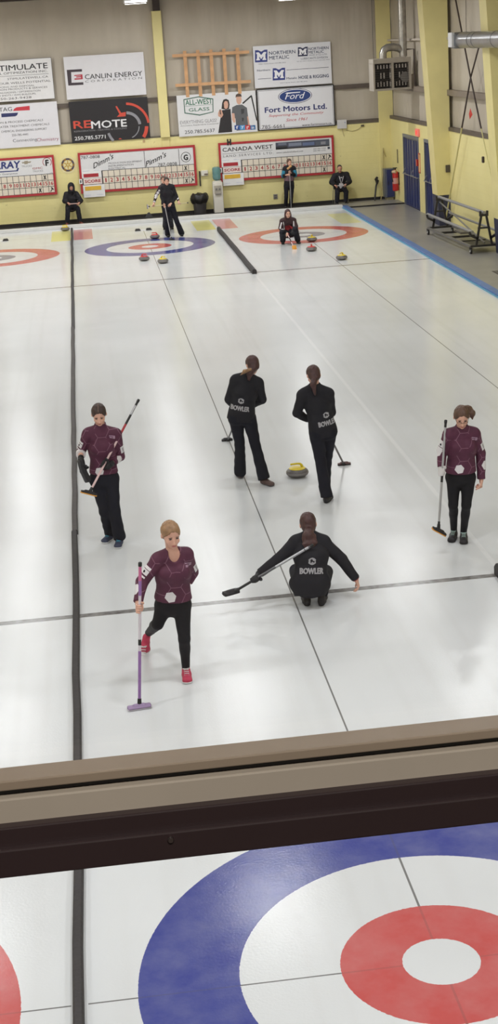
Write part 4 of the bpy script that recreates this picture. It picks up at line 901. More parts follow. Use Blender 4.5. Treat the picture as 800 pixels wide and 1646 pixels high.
class Vol:
    """a distance field on a grid; shapes melt into one another and come out as one closed surface"""
    def __init__(s, lo, hi, h):
        s.h = h; s.lo = np.array(lo, float); s.n = np.ceil((np.array(hi)-s.lo)/h).astype(int)+1
        s.F = np.full(s.n, 1.0, np.float32)
    def blk(s, lo, hi):
        a = np.maximum(np.floor((lo-s.lo)/s.h).astype(int), 0); b = np.minimum(np.ceil((hi-s.lo)/s.h).astype(int)+1, s.n)
        if (b <= a).any(): return None
        ax = [(np.arange(a[i], b[i])*s.h+s.lo[i]).astype(np.float32) for i in range(3)]
        return (slice(a[0], b[0]), slice(a[1], b[1]), slice(a[2], b[2])), ax[0][:, None, None], ax[1][None, :, None], ax[2][None, None, :]
    def put(s, sl, d, k, sub=False):
        f = s.F[sl]
        if sub:
            d = -d; 
            if k > 0: h = np.clip(.5-.5*(d-f)/k, 0, 1); s.F[sl] = d*(1-h)+f*h+k*h*(1-h)
            else: s.F[sl] = np.maximum(f, d)
        elif k > 0:
            h = np.clip(.5+.5*(f-d)/k, 0, 1); s.F[sl] = f*(1-h)+d*h-k*h*(1-h)
        else: s.F[sl] = np.minimum(f, d)
    def cone(s, a, b, ra, rb, side=None, k=.02, off=0.0, cut=False, sub=False):
        """tapered limb from a to b; radii are numbers or (sideways, depth) pairs; cut: flat end at b"""
        a = np.asarray(a, float); b = np.asarray(b, float)
        ra = (ra, ra) if np.isscalar(ra) else ra; rb = (rb, rb) if np.isscalar(rb) else rb
        ra = (ra[0]+off, ra[1]+off); rb = (rb[0]+off, rb[1]+off)
        m = max(*ra, *rb)+k+2*s.h
        q = s.blk(np.minimum(a, b)-m, np.maximum(a, b)+m)
        if q is None: return s
        sl, X, Y, Z = q
        L = np.linalg.norm(b-a); w = (b-a)/max(L, 1e-6)
        if side is None: side = V(1, .1, .05) if abs(w[0]) < .9 else V(0, 1, 0)
        u = nrm(np.asarray(side)-w*np.dot(side, w)); v = np.cross(w, u)
        dx, dy, dz = X-a[0], Y-a[1], Z-a[2]
        t = dx*w[0]+dy*w[1]+dz*w[2]; tc = np.clip(t/max(L, 1e-6), 0, 1)
        qu = dx*u[0]+dy*u[1]+dz*u[2]; qv = dx*v[0]+dy*v[1]+dz*v[2]; qw = t-tc*L
        ru = ra[0]+(rb[0]-ra[0])*tc; rv = ra[1]+(rb[1]-ra[1])*tc; rw = np.minimum(ru, rv)
        ln = np.sqrt(qu*qu+qv*qv+qw*qw)+1e-6; kk = np.sqrt((qu/ru)**2+(qv/rv)**2+(qw/rw)**2)+1e-6
        d = (ln*(1-1/kk))
        d = np.where(kk < 1, (kk-1)*rw, d)
        if cut: d = np.maximum(d, t-L)
        s.put(sl, d.astype(np.float32), k, sub); return s
    def ell(s, c, ax, R, k=.02, off=0.0, sub=False):
        """ellipsoid with centre c, frame ax (rows) and radii R"""
        c = np.asarray(c, float); R = np.asarray(R, float)+off; m = R.max()+k+2*s.h
        q = s.blk(c-m, c+m)
        if q is None: return s
        sl, X, Y, Z = q; dx, dy, dz = X-c[0], Y-c[1], Z-c[2]
        p = [dx*e[0]+dy*e[1]+dz*e[2] for e in ax]
        ln = np.sqrt(dx*dx+dy*dy+dz*dz)+1e-6; kk = np.sqrt(sum((p[i]/R[i])**2 for i in range(3)))+1e-6
        d = np.where(kk < 1, (kk-1)*R.min(), ln*(1-1/kk)); s.put(sl, d.astype(np.float32), k, sub); return s
    def half(s, p, n):                     # keep the side n points away from
        X, Y, Z = [(np.arange(s.n[i])*s.h+s.lo[i]).astype(np.float32) for i in range(3)]
        d = (X[:, None, None]-p[0])*n[0]+(Y[None, :, None]-p[1])*n[1]+(Z[None, None, :]-p[2])*n[2]
        s.F = np.maximum(s.F, d.astype(np.float32)); return s
    def fold(s, amp, fr=(19, 23, 31), seed=0.0):
        X, Y, Z = [(np.arange(s.n[i])*s.h+s.lo[i]).astype(np.float32) for i in range(3)]
        X = X[:, None, None]; Y = Y[None, :, None]; Z = Z[None, None, :]
        s.F += amp*(np.sin(fr[0]*X+fr[2]*Z*.7+seed)*np.sin(fr[1]*Y-fr[2]*Z*.5+1.3*seed)+.5*np.sin(fr[2]*1.7*Z+13*X-9*Y+seed)).astype(np.float32); return s
    def mesh(s, name, m, parent, smooth=True):
        F = s.F; h = s.h
        ins = F < 0
        c8 = ins[:-1,:-1,:-1].astype(np.int8)+ins[1:,:-1,:-1]+ins[:-1,1:,:-1]+ins[:-1,:-1,1:]+ins[1:,1:,:-1]+ins[1:,:-1,1:]+ins[:-1,1:,1:]+ins[1:,1:,1:]
        act = (c8 > 0) & (c8 < 8); I = np.argwhere(act)
        if len(I) == 0: return None
        idx = np.full(act.shape, -1, np.int64); idx[act] = np.arange(len(I))
        co_ = np.array([(i, j, k) for i in (0,1) for j in (0,1) for k in (0,1)])
        val = np.stack([F[I[:,0]+o[0], I[:,1]+o[1], I[:,2]+o[2]] for o in co_], 1)
        P_ = np.zeros((len(I), 3)); cnt = np.zeros(len(I))
        for a in range(8):
            for b in range(a+1, 8):
                if np.abs(co_[a]-co_[b]).sum() != 1: continue
                va, vb = val[:, a], val[:, b]; mk = (va < 0) != (vb < 0)
                t = np.where(mk, va/np.where(mk, va-vb, 1), 0)
                P_ += mk[:, None]*(co_[a]+(co_[b]-co_[a])*t[:, None]); cnt += mk
        P_ = (I+P_/cnt[:, None])*h+s.lo
        quads = []
        for ax in range(3):
            sh_ = [slice(0, -1) if i == ax else slice(1, -1) for i in range(3)]; sh2 = [slice(1, None) if i == ax else slice(1, -1) for i in range(3)]
            a = ins[tuple(sh_)]; b = ins[tuple(sh2)]; E = np.argwhere(a != b)
            if len(E) == 0: continue
            e = E.copy(); o1, o2 = (ax+1) % 3, (ax+2) % 3; e[:, o1] += 1; e[:, o2] += 1
            flip = a[tuple(E.T)]
            def ci(d1, d2):
                q = e.copy(); q[:, o1] += d1; q[:, o2] += d2; return idx[tuple(q.T)]
            Q = np.stack([ci(-1,-1), ci(0,-1), ci(0,0), ci(-1,0)], 1)
            Q[~flip] = Q[~flip][:, ::-1]; quads.append(Q)
        Q = np.concatenate(quads); Q = Q[(Q >= 0).all(1)]
        # one light smoothing pass along the quad edges
        for it in range(1):
            acc = np.zeros_like(P_); n_ = np.zeros(len(P_))
            for a, b in ((0,1),(1,2),(2,3),(3,0)):
                np.add.at(acc, Q[:, a], P_[Q[:, b]]); np.add.at(n_, Q[:, a], 1); np.add.at(acc, Q[:, b], P_[Q[:, a]]); np.add.at(n_, Q[:, b], 1)
            P_ = P_*.5+.5*acc/np.maximum(n_, 1)[:, None]
        me = bpy.data.meshes.new(name); me.vertices.add(len(P_)); me.vertices.foreach_set('co', P_.astype(np.float32).ravel())
        me.loops.add(len(Q)*4); me.loops.foreach_set('vertex_index', Q.ravel().astype(np.int32))
        me.polygons.add(len(Q)); me.polygons.foreach_set('loop_start', np.arange(0, len(Q)*4, 4, dtype=np.int32))
        try: me.polygons.foreach_set('loop_total', np.full(len(Q), 4, np.int32))
        except Exception: pass
        me.update(calc_edges=True); me.validate()
        if smooth: me.polygons.foreach_set('use_smooth', [True]*len(me.polygons))
        me.materials.append(m); return link(name, me, parent)

def hand_open(v, wr, d, n, th, curl=.35, off=0.0, k=.006, sz=1.0):
    """palm and five fingers: d towards the fingertips, n out of the palm, th towards the thumb"""
    d = nrm(d); n = nrm(n-np.dot(n, d)*d); th = nrm(th-np.dot(th, d)*d-np.dot(th, n)*n)
    v.cone(wr-d*.02, wr+d*.02*sz, (.027, .021), (.030, .018), side=th, k=.012, off=off)
    v.cone(wr+d*.02*sz, wr+d*.075*sz, (.032, .016), (.040, .014), side=th, k=.012, off=off)
    for i, (s_, L, r) in enumerate(((.031, .078, .0095), (.010, .086, .010), (-.011, .080, .0095), (-.031, .062, .0088))):
        p = wr+d*(.078-.006*abs(i-1.3))*sz+th*s_*sz; a = .25*curl
        for seg, f in enumerate((.42, .32, .26)):
            a += curl*(.9+.25*seg)*(1+.06*i); q = p+(d*math.cos(a)+n*math.sin(a)+th*.06*(1.4-i))*L*f*sz
            v.cone(p, q, r-.0006*seg, r-.0010*(seg+1), k=k, off=off); p = q
    p = wr+d*.022*sz+th*.026*sz; q = p+(d*.62+th*.72+n*.25)*.040*sz; v.cone(p, q, .015, .012, k=.01, off=off)
    r_ = q+(d*.86+th*.30+n*.35*(1+curl))*.032*sz; v.cone(q, r_, .0115, .0105, k=k, off=off); v.cone(r_, r_+(d*.9+n*(.2+curl))*.022*sz, .0105, .009, k=k, off=off)
def hand_grip(v, wr, S, a, off=0.0, k=.005, up=1, R=.023):
    """a hand closed round a shaft through S with direction a (thumb towards +a)"""
    a = nrm(a); S = np.asarray(S, float); w = wr-S; r0 = nrm(w-np.dot(w, a)*a); t0 = np.cross(a, r0)*up
    pc = S+r0*.034; v.cone(wr, pc+r0*.02, (.026, .021), (.034, .020), side=a, k=.012, off=off)
    v.ell(pc, (a, r0, t0), (.044, .018, .036), k=.014, off=off)
    for i in range(4):
        z = (1.5-i)*.0205; r = (.0098, .0102, .0098, .009)[i]; e = (205, 215, 205, 185)[i]; pr_ = None
        for q in range(5):
            t = math.radians(38+(e-38)*q/4); RR_ = R+.008*(1-q/4)
            p = S+a*z+(r0*math.cos(t)+t0*math.sin(t))*RR_
            if pr_ is not None: v.cone(pr_, p, r-.0004*q, r-.0005*(q+1), k=k, off=off)
            pr_ = p
    pr_ = S+r0*.040-t0*.018+a*.02
    for q in range(4):
        t = math.radians(-40-115*q/3); p = S+a*(.040+.006*q)+(r0*math.cos(t)+t0*math.sin(t))*(R+.004)
        v.cone(pr_, p, .013-.001*q, .012-.001*q, k=k, off=off); pr_ = p

def bvh_of(o):
    me = o.data; n = len(me.vertices); c = np.empty(n*3, np.float32); me.vertices.foreach_get('co', c); c = c.reshape(-1, 3)
    q = np.empty(len(me.loops), np.int32); me.loops.foreach_get('vertex_index', q)
    return BVHTree.FromPolygons([tuple(map(float, r)) for r in c], [tuple(map(int, r)) for r in q.reshape(-1, 4)])
def decal(bvh, O, ud, vd, polys, name, m, parent, lift=.0022, reach=.35):
    """printed shapes laid on cloth: (verts, faces) in (u, v) projected along the outward normal"""
    O, ud = V(*O), nrm(ud); vd = nrm(vd-np.dot(vd, ud)*ud); n = np.cross(ud, vd); mb = MB()
    for vs, fs in polys:
        out = []; ok = True
        for u, v_ in vs:
            p = O+ud*u+vd*v_+n*reach; h = bvh.ray_cast(Vector(p), Vector(-n), reach+(.25 if reach > .2 else .0))
            if h[0] is None: ok = False; out.append(None); continue
            out.append(h[0]+Vector(n)*lift)
        keep = [f for f in fs if all(out[i] is not None for i in f) and all((out[f[i]]-out[f[i-1]]).length < (.07 if reach < .2 else .4) for i in range(len(f)))]
        if not keep: continue
        mp = {}; vv = []
        for f in keep:
            for i in f:
                if i not in mp: mp[i] = len(vv); vv.append(out[i])
        mb.add(vv, [tuple(mp[i] for i in f) for f in keep])
    if not mb.v: return None
    o = mb.build(name, m, parent)
    return o
def wrap_decal(bvh, c, d, out, polys, name, m, parent, lift=.0022, rad=.062):
    """printed shapes wrapped round a sleeve: u runs round it, v up it (against d)"""
    d = nrm(d); o = nrm(np.asarray(out, float)-d*np.dot(out, d)); s = np.cross(o, d)*-1.0; mb = MB()
    for vs, fs in polys:
        q = []
        for u, v_ in vs:
            a = u/rad; dr = o*math.cos(a)+s*math.sin(a); p = c-d*v_; h = bvh.ray_cast(Vector(p+dr*.14), Vector(-dr), .14)
            q.append(None if h[0] is None else h[0]+Vector(dr)*lift)
        keep = [f for f in fs if all(q[i] is not None for i in f)]
        if not keep: continue
        q = [k if k is not None else Vector((0,0,0)) for k in q]; mp = {}; vv = []
        for f in keep:
            for i in f:
                if i not in mp: mp[i] = len(vv); vv.append(q[i])
        mb.add(vv, [tuple(mp[i] for i in f) for f in keep])
    return mb.build(name, m, parent) if mb.v else None
def poly_rings(pts, n=4):                  # a polygon as concentric rings, so it can bend
    c = np.mean(pts, 0); k = len(pts); dense = []
    for i in range(k):
        for t in (0, .34, .67): dense.append(pts[i]*(1-t)+pts[(i+1) % k]*t)
    dense = np.array(dense); K = len(dense); vs = [tuple(c)]; fs = []
    for r in range(1, n+1): vs += [tuple(c+(p-c)*r/n) for p in dense]
    for i in range(K): fs.append((0, 1+i, 1+(i+1) % K))
    for r in range(1, n):
        for i in range(K): fs.append((1+(r-1)*K+i, 1+r*K+i, 1+r*K+(i+1) % K, 1+(r-1)*K+(i+1) % K))
    return vs, fs
def hexa(cu, cv, r, rot=0.0, sx=1.0): return poly_rings(np.array([(cu+sx*r*math.cos(rot+PI/3*i), cv+r*math.sin(rot+PI/3*i)) for i in range(6)]))
def quad(u0, u1, v0, v1, sk=0.0, n=5):
    vs = [(u0+(u1-u0)*i/n, v0+sk*i/n+(v1-v0)*j/2) for j in range(3) for i in range(n+1)]
    return vs, [(j*(n+1)+i, j*(n+1)+i+1, (j+1)*(n+1)+i+1, (j+1)*(n+1)+i) for j in range(2) for i in range(n)]
def words(s, u0, u1, v0, v1, bold=.03):
    vs, fs, (a, b, c, d) = text_geo(s, bold, 0, 1.0)
    return [(u0+(v.x-a)/(b-a)*(u1-u0), v0+(v.y-c)/(d-c)*(v1-v0)) for v in vs], fs

SKIN = mat('skin', (222, 172, 150), .5, var=.03, scale=20); SKIN2 = mat('skin_tan', (200, 146, 124), .5, var=.03, scale=20)
def cloth(name, rgb, rough=.8, **k): return mat(name, rgb, rough, var=.08, scale=14, spec=.25, **k)
JBLK = cloth('jacket_black', (34, 34, 40), .75); TBLK = cloth('trousers_black', (30, 31, 40), .85); TIGHT = cloth('leggings_black', (24, 24, 29), .7)
def purple_jacket():
    m = bpy.data.materials.new('jacket_purple'); m.use_nodes = True; nt = m.node_tree; b = nt.nodes['Principled BSDF']; N = NB(nt)
    uv = nt.nodes.new('ShaderNodeAttribute'); uv.attribute_name = 'torso'; sp = nt.nodes.new('ShaderNodeSeparateXYZ'); nt.links.new(uv.outputs['Vector'], sp.inputs[0])
    S_ = .15; x = N.m('ADD', N.m('DIVIDE', sp.outputs[0], S_), 50.25); y = N.m('ADD', N.m('DIVIDE', sp.outputs[1], S_), 50.3)
    # flat-topped hexagons: long rows run sideways
    q3 = 1.7320508
    def cell(ox, oy):
        a = N.m('SUBTRACT', N.m('MODULO', N.m('ADD', x, ox), q3), q3/2); c = N.m('SUBTRACT', N.m('MODULO', N.m('ADD', y, oy), 1.0), .5); return a, c
    ax_, ay_ = cell(0, 0); bx_, by_ = cell(q3/2, .5)
    la = N.m('ADD', N.m('MULTIPLY', ax_, ax_), N.m('MULTIPLY', ay_, ay_)); lb = N.m('ADD', N.m('MULTIPLY', bx_, bx_), N.m('MULTIPLY', by_, by_))
    s_ = N.m('LESS_THAN', la, lb); inv = N.m('SUBTRACT', 1.0, s_)
    gx = N.m('ABSOLUTE', N.m('ADD', N.m('MULTIPLY', ax_, s_), N.m('MULTIPLY', bx_, inv))); gy = N.m('ABSOLUTE', N.m('ADD', N.m('MULTIPLY', ay_, s_), N.m('MULTIPLY', by_, inv)))
    hd = N.m('MAXIMUM', gy, N.m('ADD', N.m('MULTIPLY', gx, .8660254), N.m('MULTIPLY', gy, .5)))
    edge = N.m('GREATER_THAN', hd, .478)
    nz = nt.nodes.new('ShaderNodeTexNoise'); nz.inputs['Scale'].default_value = 7; nt.links.new(uv.outputs['Vector'], nz.inputs['Vector'])
    edge = N.m('MULTIPLY', edge, N.m('MULTIPLY', N.m('GREATER_THAN', nz.outputs['Fac'], .44), .30))
    n2 = nt.nodes.new('ShaderNodeTexNoise'); n2.inputs['Scale'].default_value = 9; nt.links.new(uv.outputs['Vector'], n2.inputs['Vector'])
    c = N.mix(n2.outputs['Fac'], lin((74, 36, 56)), lin((100, 52, 74)))
    c = N.mix(edge, c, lin((186, 140, 162)))
    nt.links.new(c, b.inputs['Base Color']); b.inputs['Roughness'].default_value = .65; b.inputs['Specular IOR Level'].default_value = .3
    return m
JPUR = purple_jacket()
WPRINT = mat('print_white', (226, 222, 224), .5, var=0); GPRINT = mat('print_grey', (168, 166, 170), .5, var=0); LPRINT = mat('print_lilac', (172, 138, 160), .5, var=0)
EYEM = mat('eye_dark', (52, 40, 38), .25, var=0); BROW = mat('eyebrow', (92, 66, 54), .8, var=0); LIPM = mat('lips', (190, 108, 104), .45, var=0)

def person(name_label, P, group='curling players'):
    """P: joints and clothes. Left and right are the person's own."""
    h = P.get('h', .008); j = P['j']; bk = P.get('bulk', 1.0)
    root = thing('person', name_label, 'person', tuple(map(float, P['base'])), group)
    neck, pel = j['neck'], j['pelvis']; lat = nrm(j['shR']-j['shL']); up = nrm(neck-pel); fw = nrm(np.cross(up, lat)); lat = np.cross(fw, up)
    hl = nrm(j['hipR']-j['hipL'])
    hc, hf = j['head'], nrm(P['face']); hu = P.get('headup', V(0, 0, 1)); hr = nrm(np.cross(hf, hu)); hu = np.cross(hr, hf); hs = P.get('hs', 1.0)
    chest = pel*.42+neck*.58; waist = pel*.72+neck*.28; bow = P.get('bow', 0.0)
    chest = chest-fw*bow; waist = waist-fw*bow*.8
    allp = [np.asarray(v) for v in j.values()]
    lo = np.min(allp, 0)-.30; hi = np.max(allp, 0)+.30; lo[2] = -.03
    ax3 = (lat, fw, up); hx = (hr, hf, hu)
    def torso(v, off, hemlen=0.0):
        b_ = bk
        v.cone(pel-up*.02, waist, (.150*b_, .108*b_), (.122*b_, .092*b_), side=lat, k=.03, off=off)
        v.cone(waist, chest, (.122*b_, .092*b_), (.142*b_, .108*b_), side=lat, k=.03, off=off)
        v.cone(chest, neck-up*.07, (.142*b_, .108*b_), (.118*b_, .080*b_), side=lat, k=.03, off=off)
        v.cone(j['shL']*.9+neck*.1-up*.0, j['shR']*.9+neck*.1, .054, .054, k=.03, off=off)
        for s_ in ('shL', 'shR'): v.cone(neck+up*.015, j[s_]+up*.015, .046, .046, k=.035, off=off)
        if P.get('bust', 1):
            for q in (-1, 1): v.ell(chest+up*.05+fw*.085*b_+lat*q*.062, ax3, (.058, .045, .055), k=.035, off=off)
    def arm(v, s_, off, end=None, cut=False, fat=1.0):
        a, e, w = j['sh'+s_], j['el'+s_], j['wr'+s_]
        v.cone(a, e, .050*fat, .039*fat, k=.02, off=off)
        if end is None: end = 1.0
        t = e+(w-e)*end; v.cone(e, t, .039*fat, .039*fat+(.027-.039*fat)*min(end, 1), k=.012, off=off, cut=cut)
    def leg(v, s_, off, r=(.078, .048, .036), k=.02, toe=1.0):
        a, e, w = j['hip'+s_], j['kn'+s_], j['an'+s_]
        v.cone(a, e, r[0], r[1], k=k, off=off); v.cone(e, w, r[1], r[2], k=.02, off=off)
        return a, e, w
    # ---- body: one continuous figure
    v = Vol(lo, hi, h)
    torso(v, -.006)
    v.cone(neck-up*.03, hc-hu*.05*hs-hf*.012, .052*hs, .050*hs, k=.02)
    v.ell(hc+hu*.028*hs-hf*.012*hs, hx, V(.074, .094, .086)*hs, k=.0)
    v.ell(hc-hu*.030*hs+hf*.022*hs, hx, V(.060, .066, .074)*hs, k=.02)
    v.ell(hc-hu*.078*hs+hf*.040*hs, hx, V(.036, .034, .028)*hs, k=.025)
    v.ell(hc-hu*.030*hs+hf*.055*hs, hx, V(.050, .030, .040)*hs, k=.02)
    if P.get('facedetail', 1):
        for q in (-1, 1):
            v.ell(hc+hu*.006*hs+hf*.096*hs+hr*q*.032*hs, hx, V(.020, .016, .012)*hs, k=.010, sub=True)
            v.ell(hc-hu*.030*hs+hf*.062*hs+hr*q*.038*hs, hx, V(.020, .020, .018)*hs, k=.015)
            v.ell(hc-hu*.008*hs-hf*.012*hs+hr*q*.077*hs, hx, V(.010, .018, .030)*hs, k=.006)
        v.cone(hc+hu*.004*hs+hf*.084*hs, hc-hu*.034*hs+hf*.103*hs, .008*hs, .0125*hs, k=.010)
        for q in (-1, 1): v.ell(hc-hu*.038*hs+hf*.094*hs+hr*q*.010*hs, hx, V(.008, .009, .007)*hs, k=.006)
        v.ell(hc-hu*.062*hs+hf*.083*hs, hx, V(.023, .010, .009)*hs, k=.008)
        v.ell(hc-hu*.094*hs+hf*.066*hs, hx, V(.020, .016, .014)*hs, k=.014)
    for s_ in 'LR':
        arm(v, s_, -.004); a_, e_, w_ = leg(v, s_, -.006)
        v.ell(w_+(e_-w_)*.68-nrm(j['to'+s_]-j['he'+s_])*.018, (hl, nrm(np.cross(e_-w_, hl)), nrm(e_-w_)), (.032, .036, .09), k=.03)
        he, to = j['he'+s_], j['to'+s_]
        v.cone(w_, he*.7+to*.3+V(0,0,.042), .028, .024, k=.01); v.cone(he+V(0,0,.036)+(to-he)*.25, to+V(0,0,.026)-(to-he)*.34, .022, .014, k=.01)
        H_ = P.get('hand'+s_)
        if H_: (hand_grip if H_[0] == 'grip' else hand_open)(v, j['wr'+s_], *H_[1:])
    v.mesh('body', P.get('skin', SKIN), root)
    # ---- jacket
    jk = P['jacket']; off = jk.get('off', .014)
    v = Vol(lo, hi, h); torso(v, off)
    hem = pel-up*jk.get('hem', .07)
    v.cone(waist, hem-up*.05, (.130*bk, .098*bk), (.158*bk*jk.get('flare', 1), .122*bk*jk.get('flare', 1)), side=hl, k=.03, off=off)
    if P.get('glute', 1): v.ell(pel-fw*.045-up*.0, ax3, (.135, .085, .10), k=.04, off=off-.005)
    if jk.get('round'): v.ell(pel-up*jk['round'][0], ax3, jk['round'][1], k=.05)
    v.half(hem, -up)
    for s_ in 'LR': arm(v, s_, off, jk.get('sleeve'+s_, .97), True, jk.get('fat', 1.0))
    if jk.get('collar', 1):
        v.cone(neck-up*.02, neck+(hc-hu*.06-neck)*.62, .072, .064, k=.015, cut=True)
        v.cone(neck+(hc-hu*.06-neck)*.2, neck+(hc-hu*.06-neck)*1.5, .050, .052, k=.0, sub=True, cut=True)
    if jk.get('vneck'):
        v.ell(neck+fw*.055+up*.045, ax3, (.052, .085, .085), k=.008, sub=True)
    v.fold(jk.get('fold', .0022), seed=P.get('seed', 1.0))
    jo = v.mesh('jacket', jk['mat'], root)
    me = jo.data; n = len(me.vertices); c = np.empty(n*3, np.float32); me.vertices.foreach_get('co', c); c = c.reshape(-1, 3)-pel
    at_ = me.attributes.new('torso', 'FLOAT_VECTOR', 'POINT'); at_.data.foreach_set('vector', np.stack([c@lat, c@up, c@fw*.0], 1).astype(np.float32).ravel())
    # ---- trousers
    tr = P['trousers']; tight = tr.get('tight', 0)
    v = Vol(lo, hi, h); o_ = .004 if tight else .012
    v.cone(pel+up*.10, pel-up*.03, (.128*bk, .100*bk), (.152*bk, .112*bk), side=hl, k=.02, off=o_)
    if P.get('glute', 1):
        for q in (-1, 1): v.ell(pel-up*.045-fw*.035+hl*q*.065, ax3, (.085, .085, .085), k=.03, off=o_)
    for s_ in 'LR':
        a, e, w = j['hip'+s_], j['kn'+s_], j['an'+s_]
        if tight:
            leg(v, s_, o_, (.079, .047, .032)); v.ell(w+(e-w)*.68-nrm(j['to'+s_]-j['he'+s_])*.016, (hl, nrm(np.cross(e-w, hl)), nrm(e-w)), (.036, .040, .09), k=.03, off=o_)
        else:
            R_ = tr.get('r', (.090, .066, .072))
            v.cone(a, e, R_[0], R_[1], k=.02); v.cone(e, w-(e-w)*tr.get('len', .07), (R_[1], R_[1]), (R_[2], R_[2]*1.08), k=.02, cut=True)
    v.fold(.0010 if tight else .0030, seed=P.get('seed', 1.0)+2)
    v.half(V(0,0,P.get('floor', .012)), V(0,0,-1))
    v.mesh('trousers', tr['mat'], root)
    # ---- shoes
    sp_ = P['shoes']
    for s_ in 'LR':
        he, to, an = j['he'+s_], j['to'+s_], j['an'+s_]; d = nrm(to-he); sd = nrm(np.cross(d, V(0,0,1))); un = np.cross(sd, d); hh = min(h, .007)
        pts = [he, to, an]; l2 = np.min(pts, 0)-.09; h2 = np.max(pts, 0)+.09
        def shape(v, off):
            v.cone(he+d*.035+un*.036, he+d*.10+un*.040, (.034, .034), (.038, .038), side=sd, k=.02, off=off)
            v.cone(he+d*.10+un*.038, to-d*.040+un*.028, (.040, .038), (.046, .030), side=sd, k=.025, off=off)
            v.cone(he+d*.045+un*.05, an*.5+(he+d*.05+un*.09)*.5, .036, .036, k=.02, off=off)
            if 0: pass
        v = Vol(l2, h2, hh); shape(v, .0); v.half(he+un*.012, -un); so = v.mesh('shoe', sp_['mat'], root)
        v = Vol(l2, h2, hh); shape(v, .005); v.half(he+un*.020, un); v.half(he+un*.001, -un); 
        if so is not None:
            so['label'] = sp_.get('label', 'shoe'); v.mesh('sole', sp_['sole'], so)
            if sp_.get('laces') is not None:
                mb = MB()
                for q in range(4):
                    c_ = he+d*(.105+.022*q)+un*(.083-.0085*q); mb.tube([c_-sd*.022, c_+un*.004, c_+sd*.022], .0042, 6)
                mb.tube([c_-d*.075-sd*.03+un*.035, c_-d*.066+un*.034, c_-d*.075+sd*.03+un*.035], .005, 6)
                mb.build('laces', sp_['laces'], so, smooth=50)
    # ---- hair
    hm = P['hair']; v = Vol(hc-.34, hc+.24, min(h, .007)); st = hm.get('style', 'tied')
    v.ell(hc+hu*.030*hs-hf*.014*hs, hx, V(.081, .101, .092)*hs, k=0)
    v.ell(hc-hu*.02*hs-hf*.045*hs, hx, V(.070, .060, .075)*hs, k=.02)
    v.fold(.0016, (60, 70, 25), seed=3)
    n_ = nrm(hf-hu*hm.get('slope', .9)); v.half(hc+hf*(hm.get('line', .018)+.022)*hs, n_)
    v.ell(hc+hf*.100*hs-hu*(.030+hm.get('low', 0))*hs, hx, V(.074, .085, .104)*hs, k=.004, sub=True)
    if st != 'long': v.half(hc-hu*.075*hs, -hu)
    for q in hm.get('tail', []): v.cone(q[0], q[1], q[2], q[3], k=.02)
    if hm.get('tail'): v.fold(.0030, (150, 150, 20), seed=1)
    if st == 'long':
        for q in (-1, 1): v.cone(hc+hr*q*.066*hs-hf*.005, hc+hr*q*.075*hs-hu*.20-hf*.0, .028, .035, k=.02)
        v.cone(hc-hf*.06, hc-hf*.06-hu*.20, (.07, .04), (.085, .035), side=hr, k=.03)
    ho = v.mesh('hair', hm['mat'], root)
    if hm.get('tuft'):
        v = Vol(hc-.3, hc+.24, min(h, .007))
        for q in hm['tuft'][1:]: v.cone(*q, k=.012)
        v.fold(.003, (150, 150, 20), seed=1); v.mesh('ponytail', hm['tuft'][0], root)
    if hm.get('part'):
        pts = [hc+hf*(-.014+.103*math.cos(t))*hs+hu*(.030+.094*math.sin(t))*hs for t in np.linspace(.62, 1.7, 9)]
        MB().tube([tuple(p) for p in pts], [.0025]*9, 6).build('hair_parting', mat('parting', (146,118,104), .7), ho, smooth=50)
    # ---- face
    if P.get('showface', 1):
        def bead(mb, c, R_, ax=hx):
            pr_ = MB().lathe([(math.sin(PI*t/8), -math.cos(PI*t/8)) for t in range(1, 8)], (0,0,0), 12)
            mb.add([tuple(c+ax[0]*p[0]*R_[0]+ax[2]*p[1]*R_[2]+ax[1]*p[2]*R_[1]) for p in pr_.v], pr_.f)
        for q in (-1, 1):
            mb = MB(); bead(mb, hc+hu*.006*hs+hf*.083*hs+hr*q*.031*hs, V(.013, .006, P.get('eyeh', .0045))*hs); mb.build('eye', EYEM, root, smooth=60)
            mb = MB(); bead(mb, hc+hu*.024*hs+hf*.089*hs+hr*q*.032*hs, V(.018, .004, .003)*hs); mb.build('eyebrow', BROW, root, smooth=60)
        mb = MB(); bead(mb, hc-hu*.060*hs+hf*.0925*hs, V(.021, .004, .0045)*hs); bead(mb, hc-hu*.067*hs+hf*.091*hs, V(.015, .004, .004)*hs); mb.build('lips', LIPM, root, smooth=60)
    if P.get('glasses'):
        mb = MB()
        for q in (-1, 1):
            c_ = hc+hu*.004*hs+hf*.100*hs+hr*q*.032*hs
            mb.tube([tuple(c_+hr*.020*math.cos(t)+hu*.013*math.sin(t)) for t in [2*PI*k/14 for k in range(15)]], .0018, 6)
            mb.tube([tuple(c_+hr*q*.020), tuple(hc+hf*.0+hr*q*.082*hs+hu*.006)], .0018, 6)
        mb.tube([tuple(hc+hf*.104*hs-hr*.012), tuple(hc+hf*.104*hs+hr*.012)], .0018, 6); mb.build('glasses', mat('glasses_dark', (50,36,36), .3), root, smooth=50)
    # ---- gloves
    for s_ in 'LR':
        g_ = P.get('glove'+s_); H_ = P.get('hand'+s_)
        if g_ and H_:
            wr = j['wr'+s_]; v = Vol(wr-.24, wr+.24, min(h, .006)); (hand_grip if H_[0] == 'grip' else hand_open)(v, wr, *H_[1:], off=.0035)
            v.cone(wr+(j['el'+s_]-wr)*.10, wr, .034, .033, k=.012); v.mesh('glove', g_, root)
    return root, jo, dict(lat=lat, up=up, fw=fw, pel=pel, neck=neck, chest=chest, waist=waist)

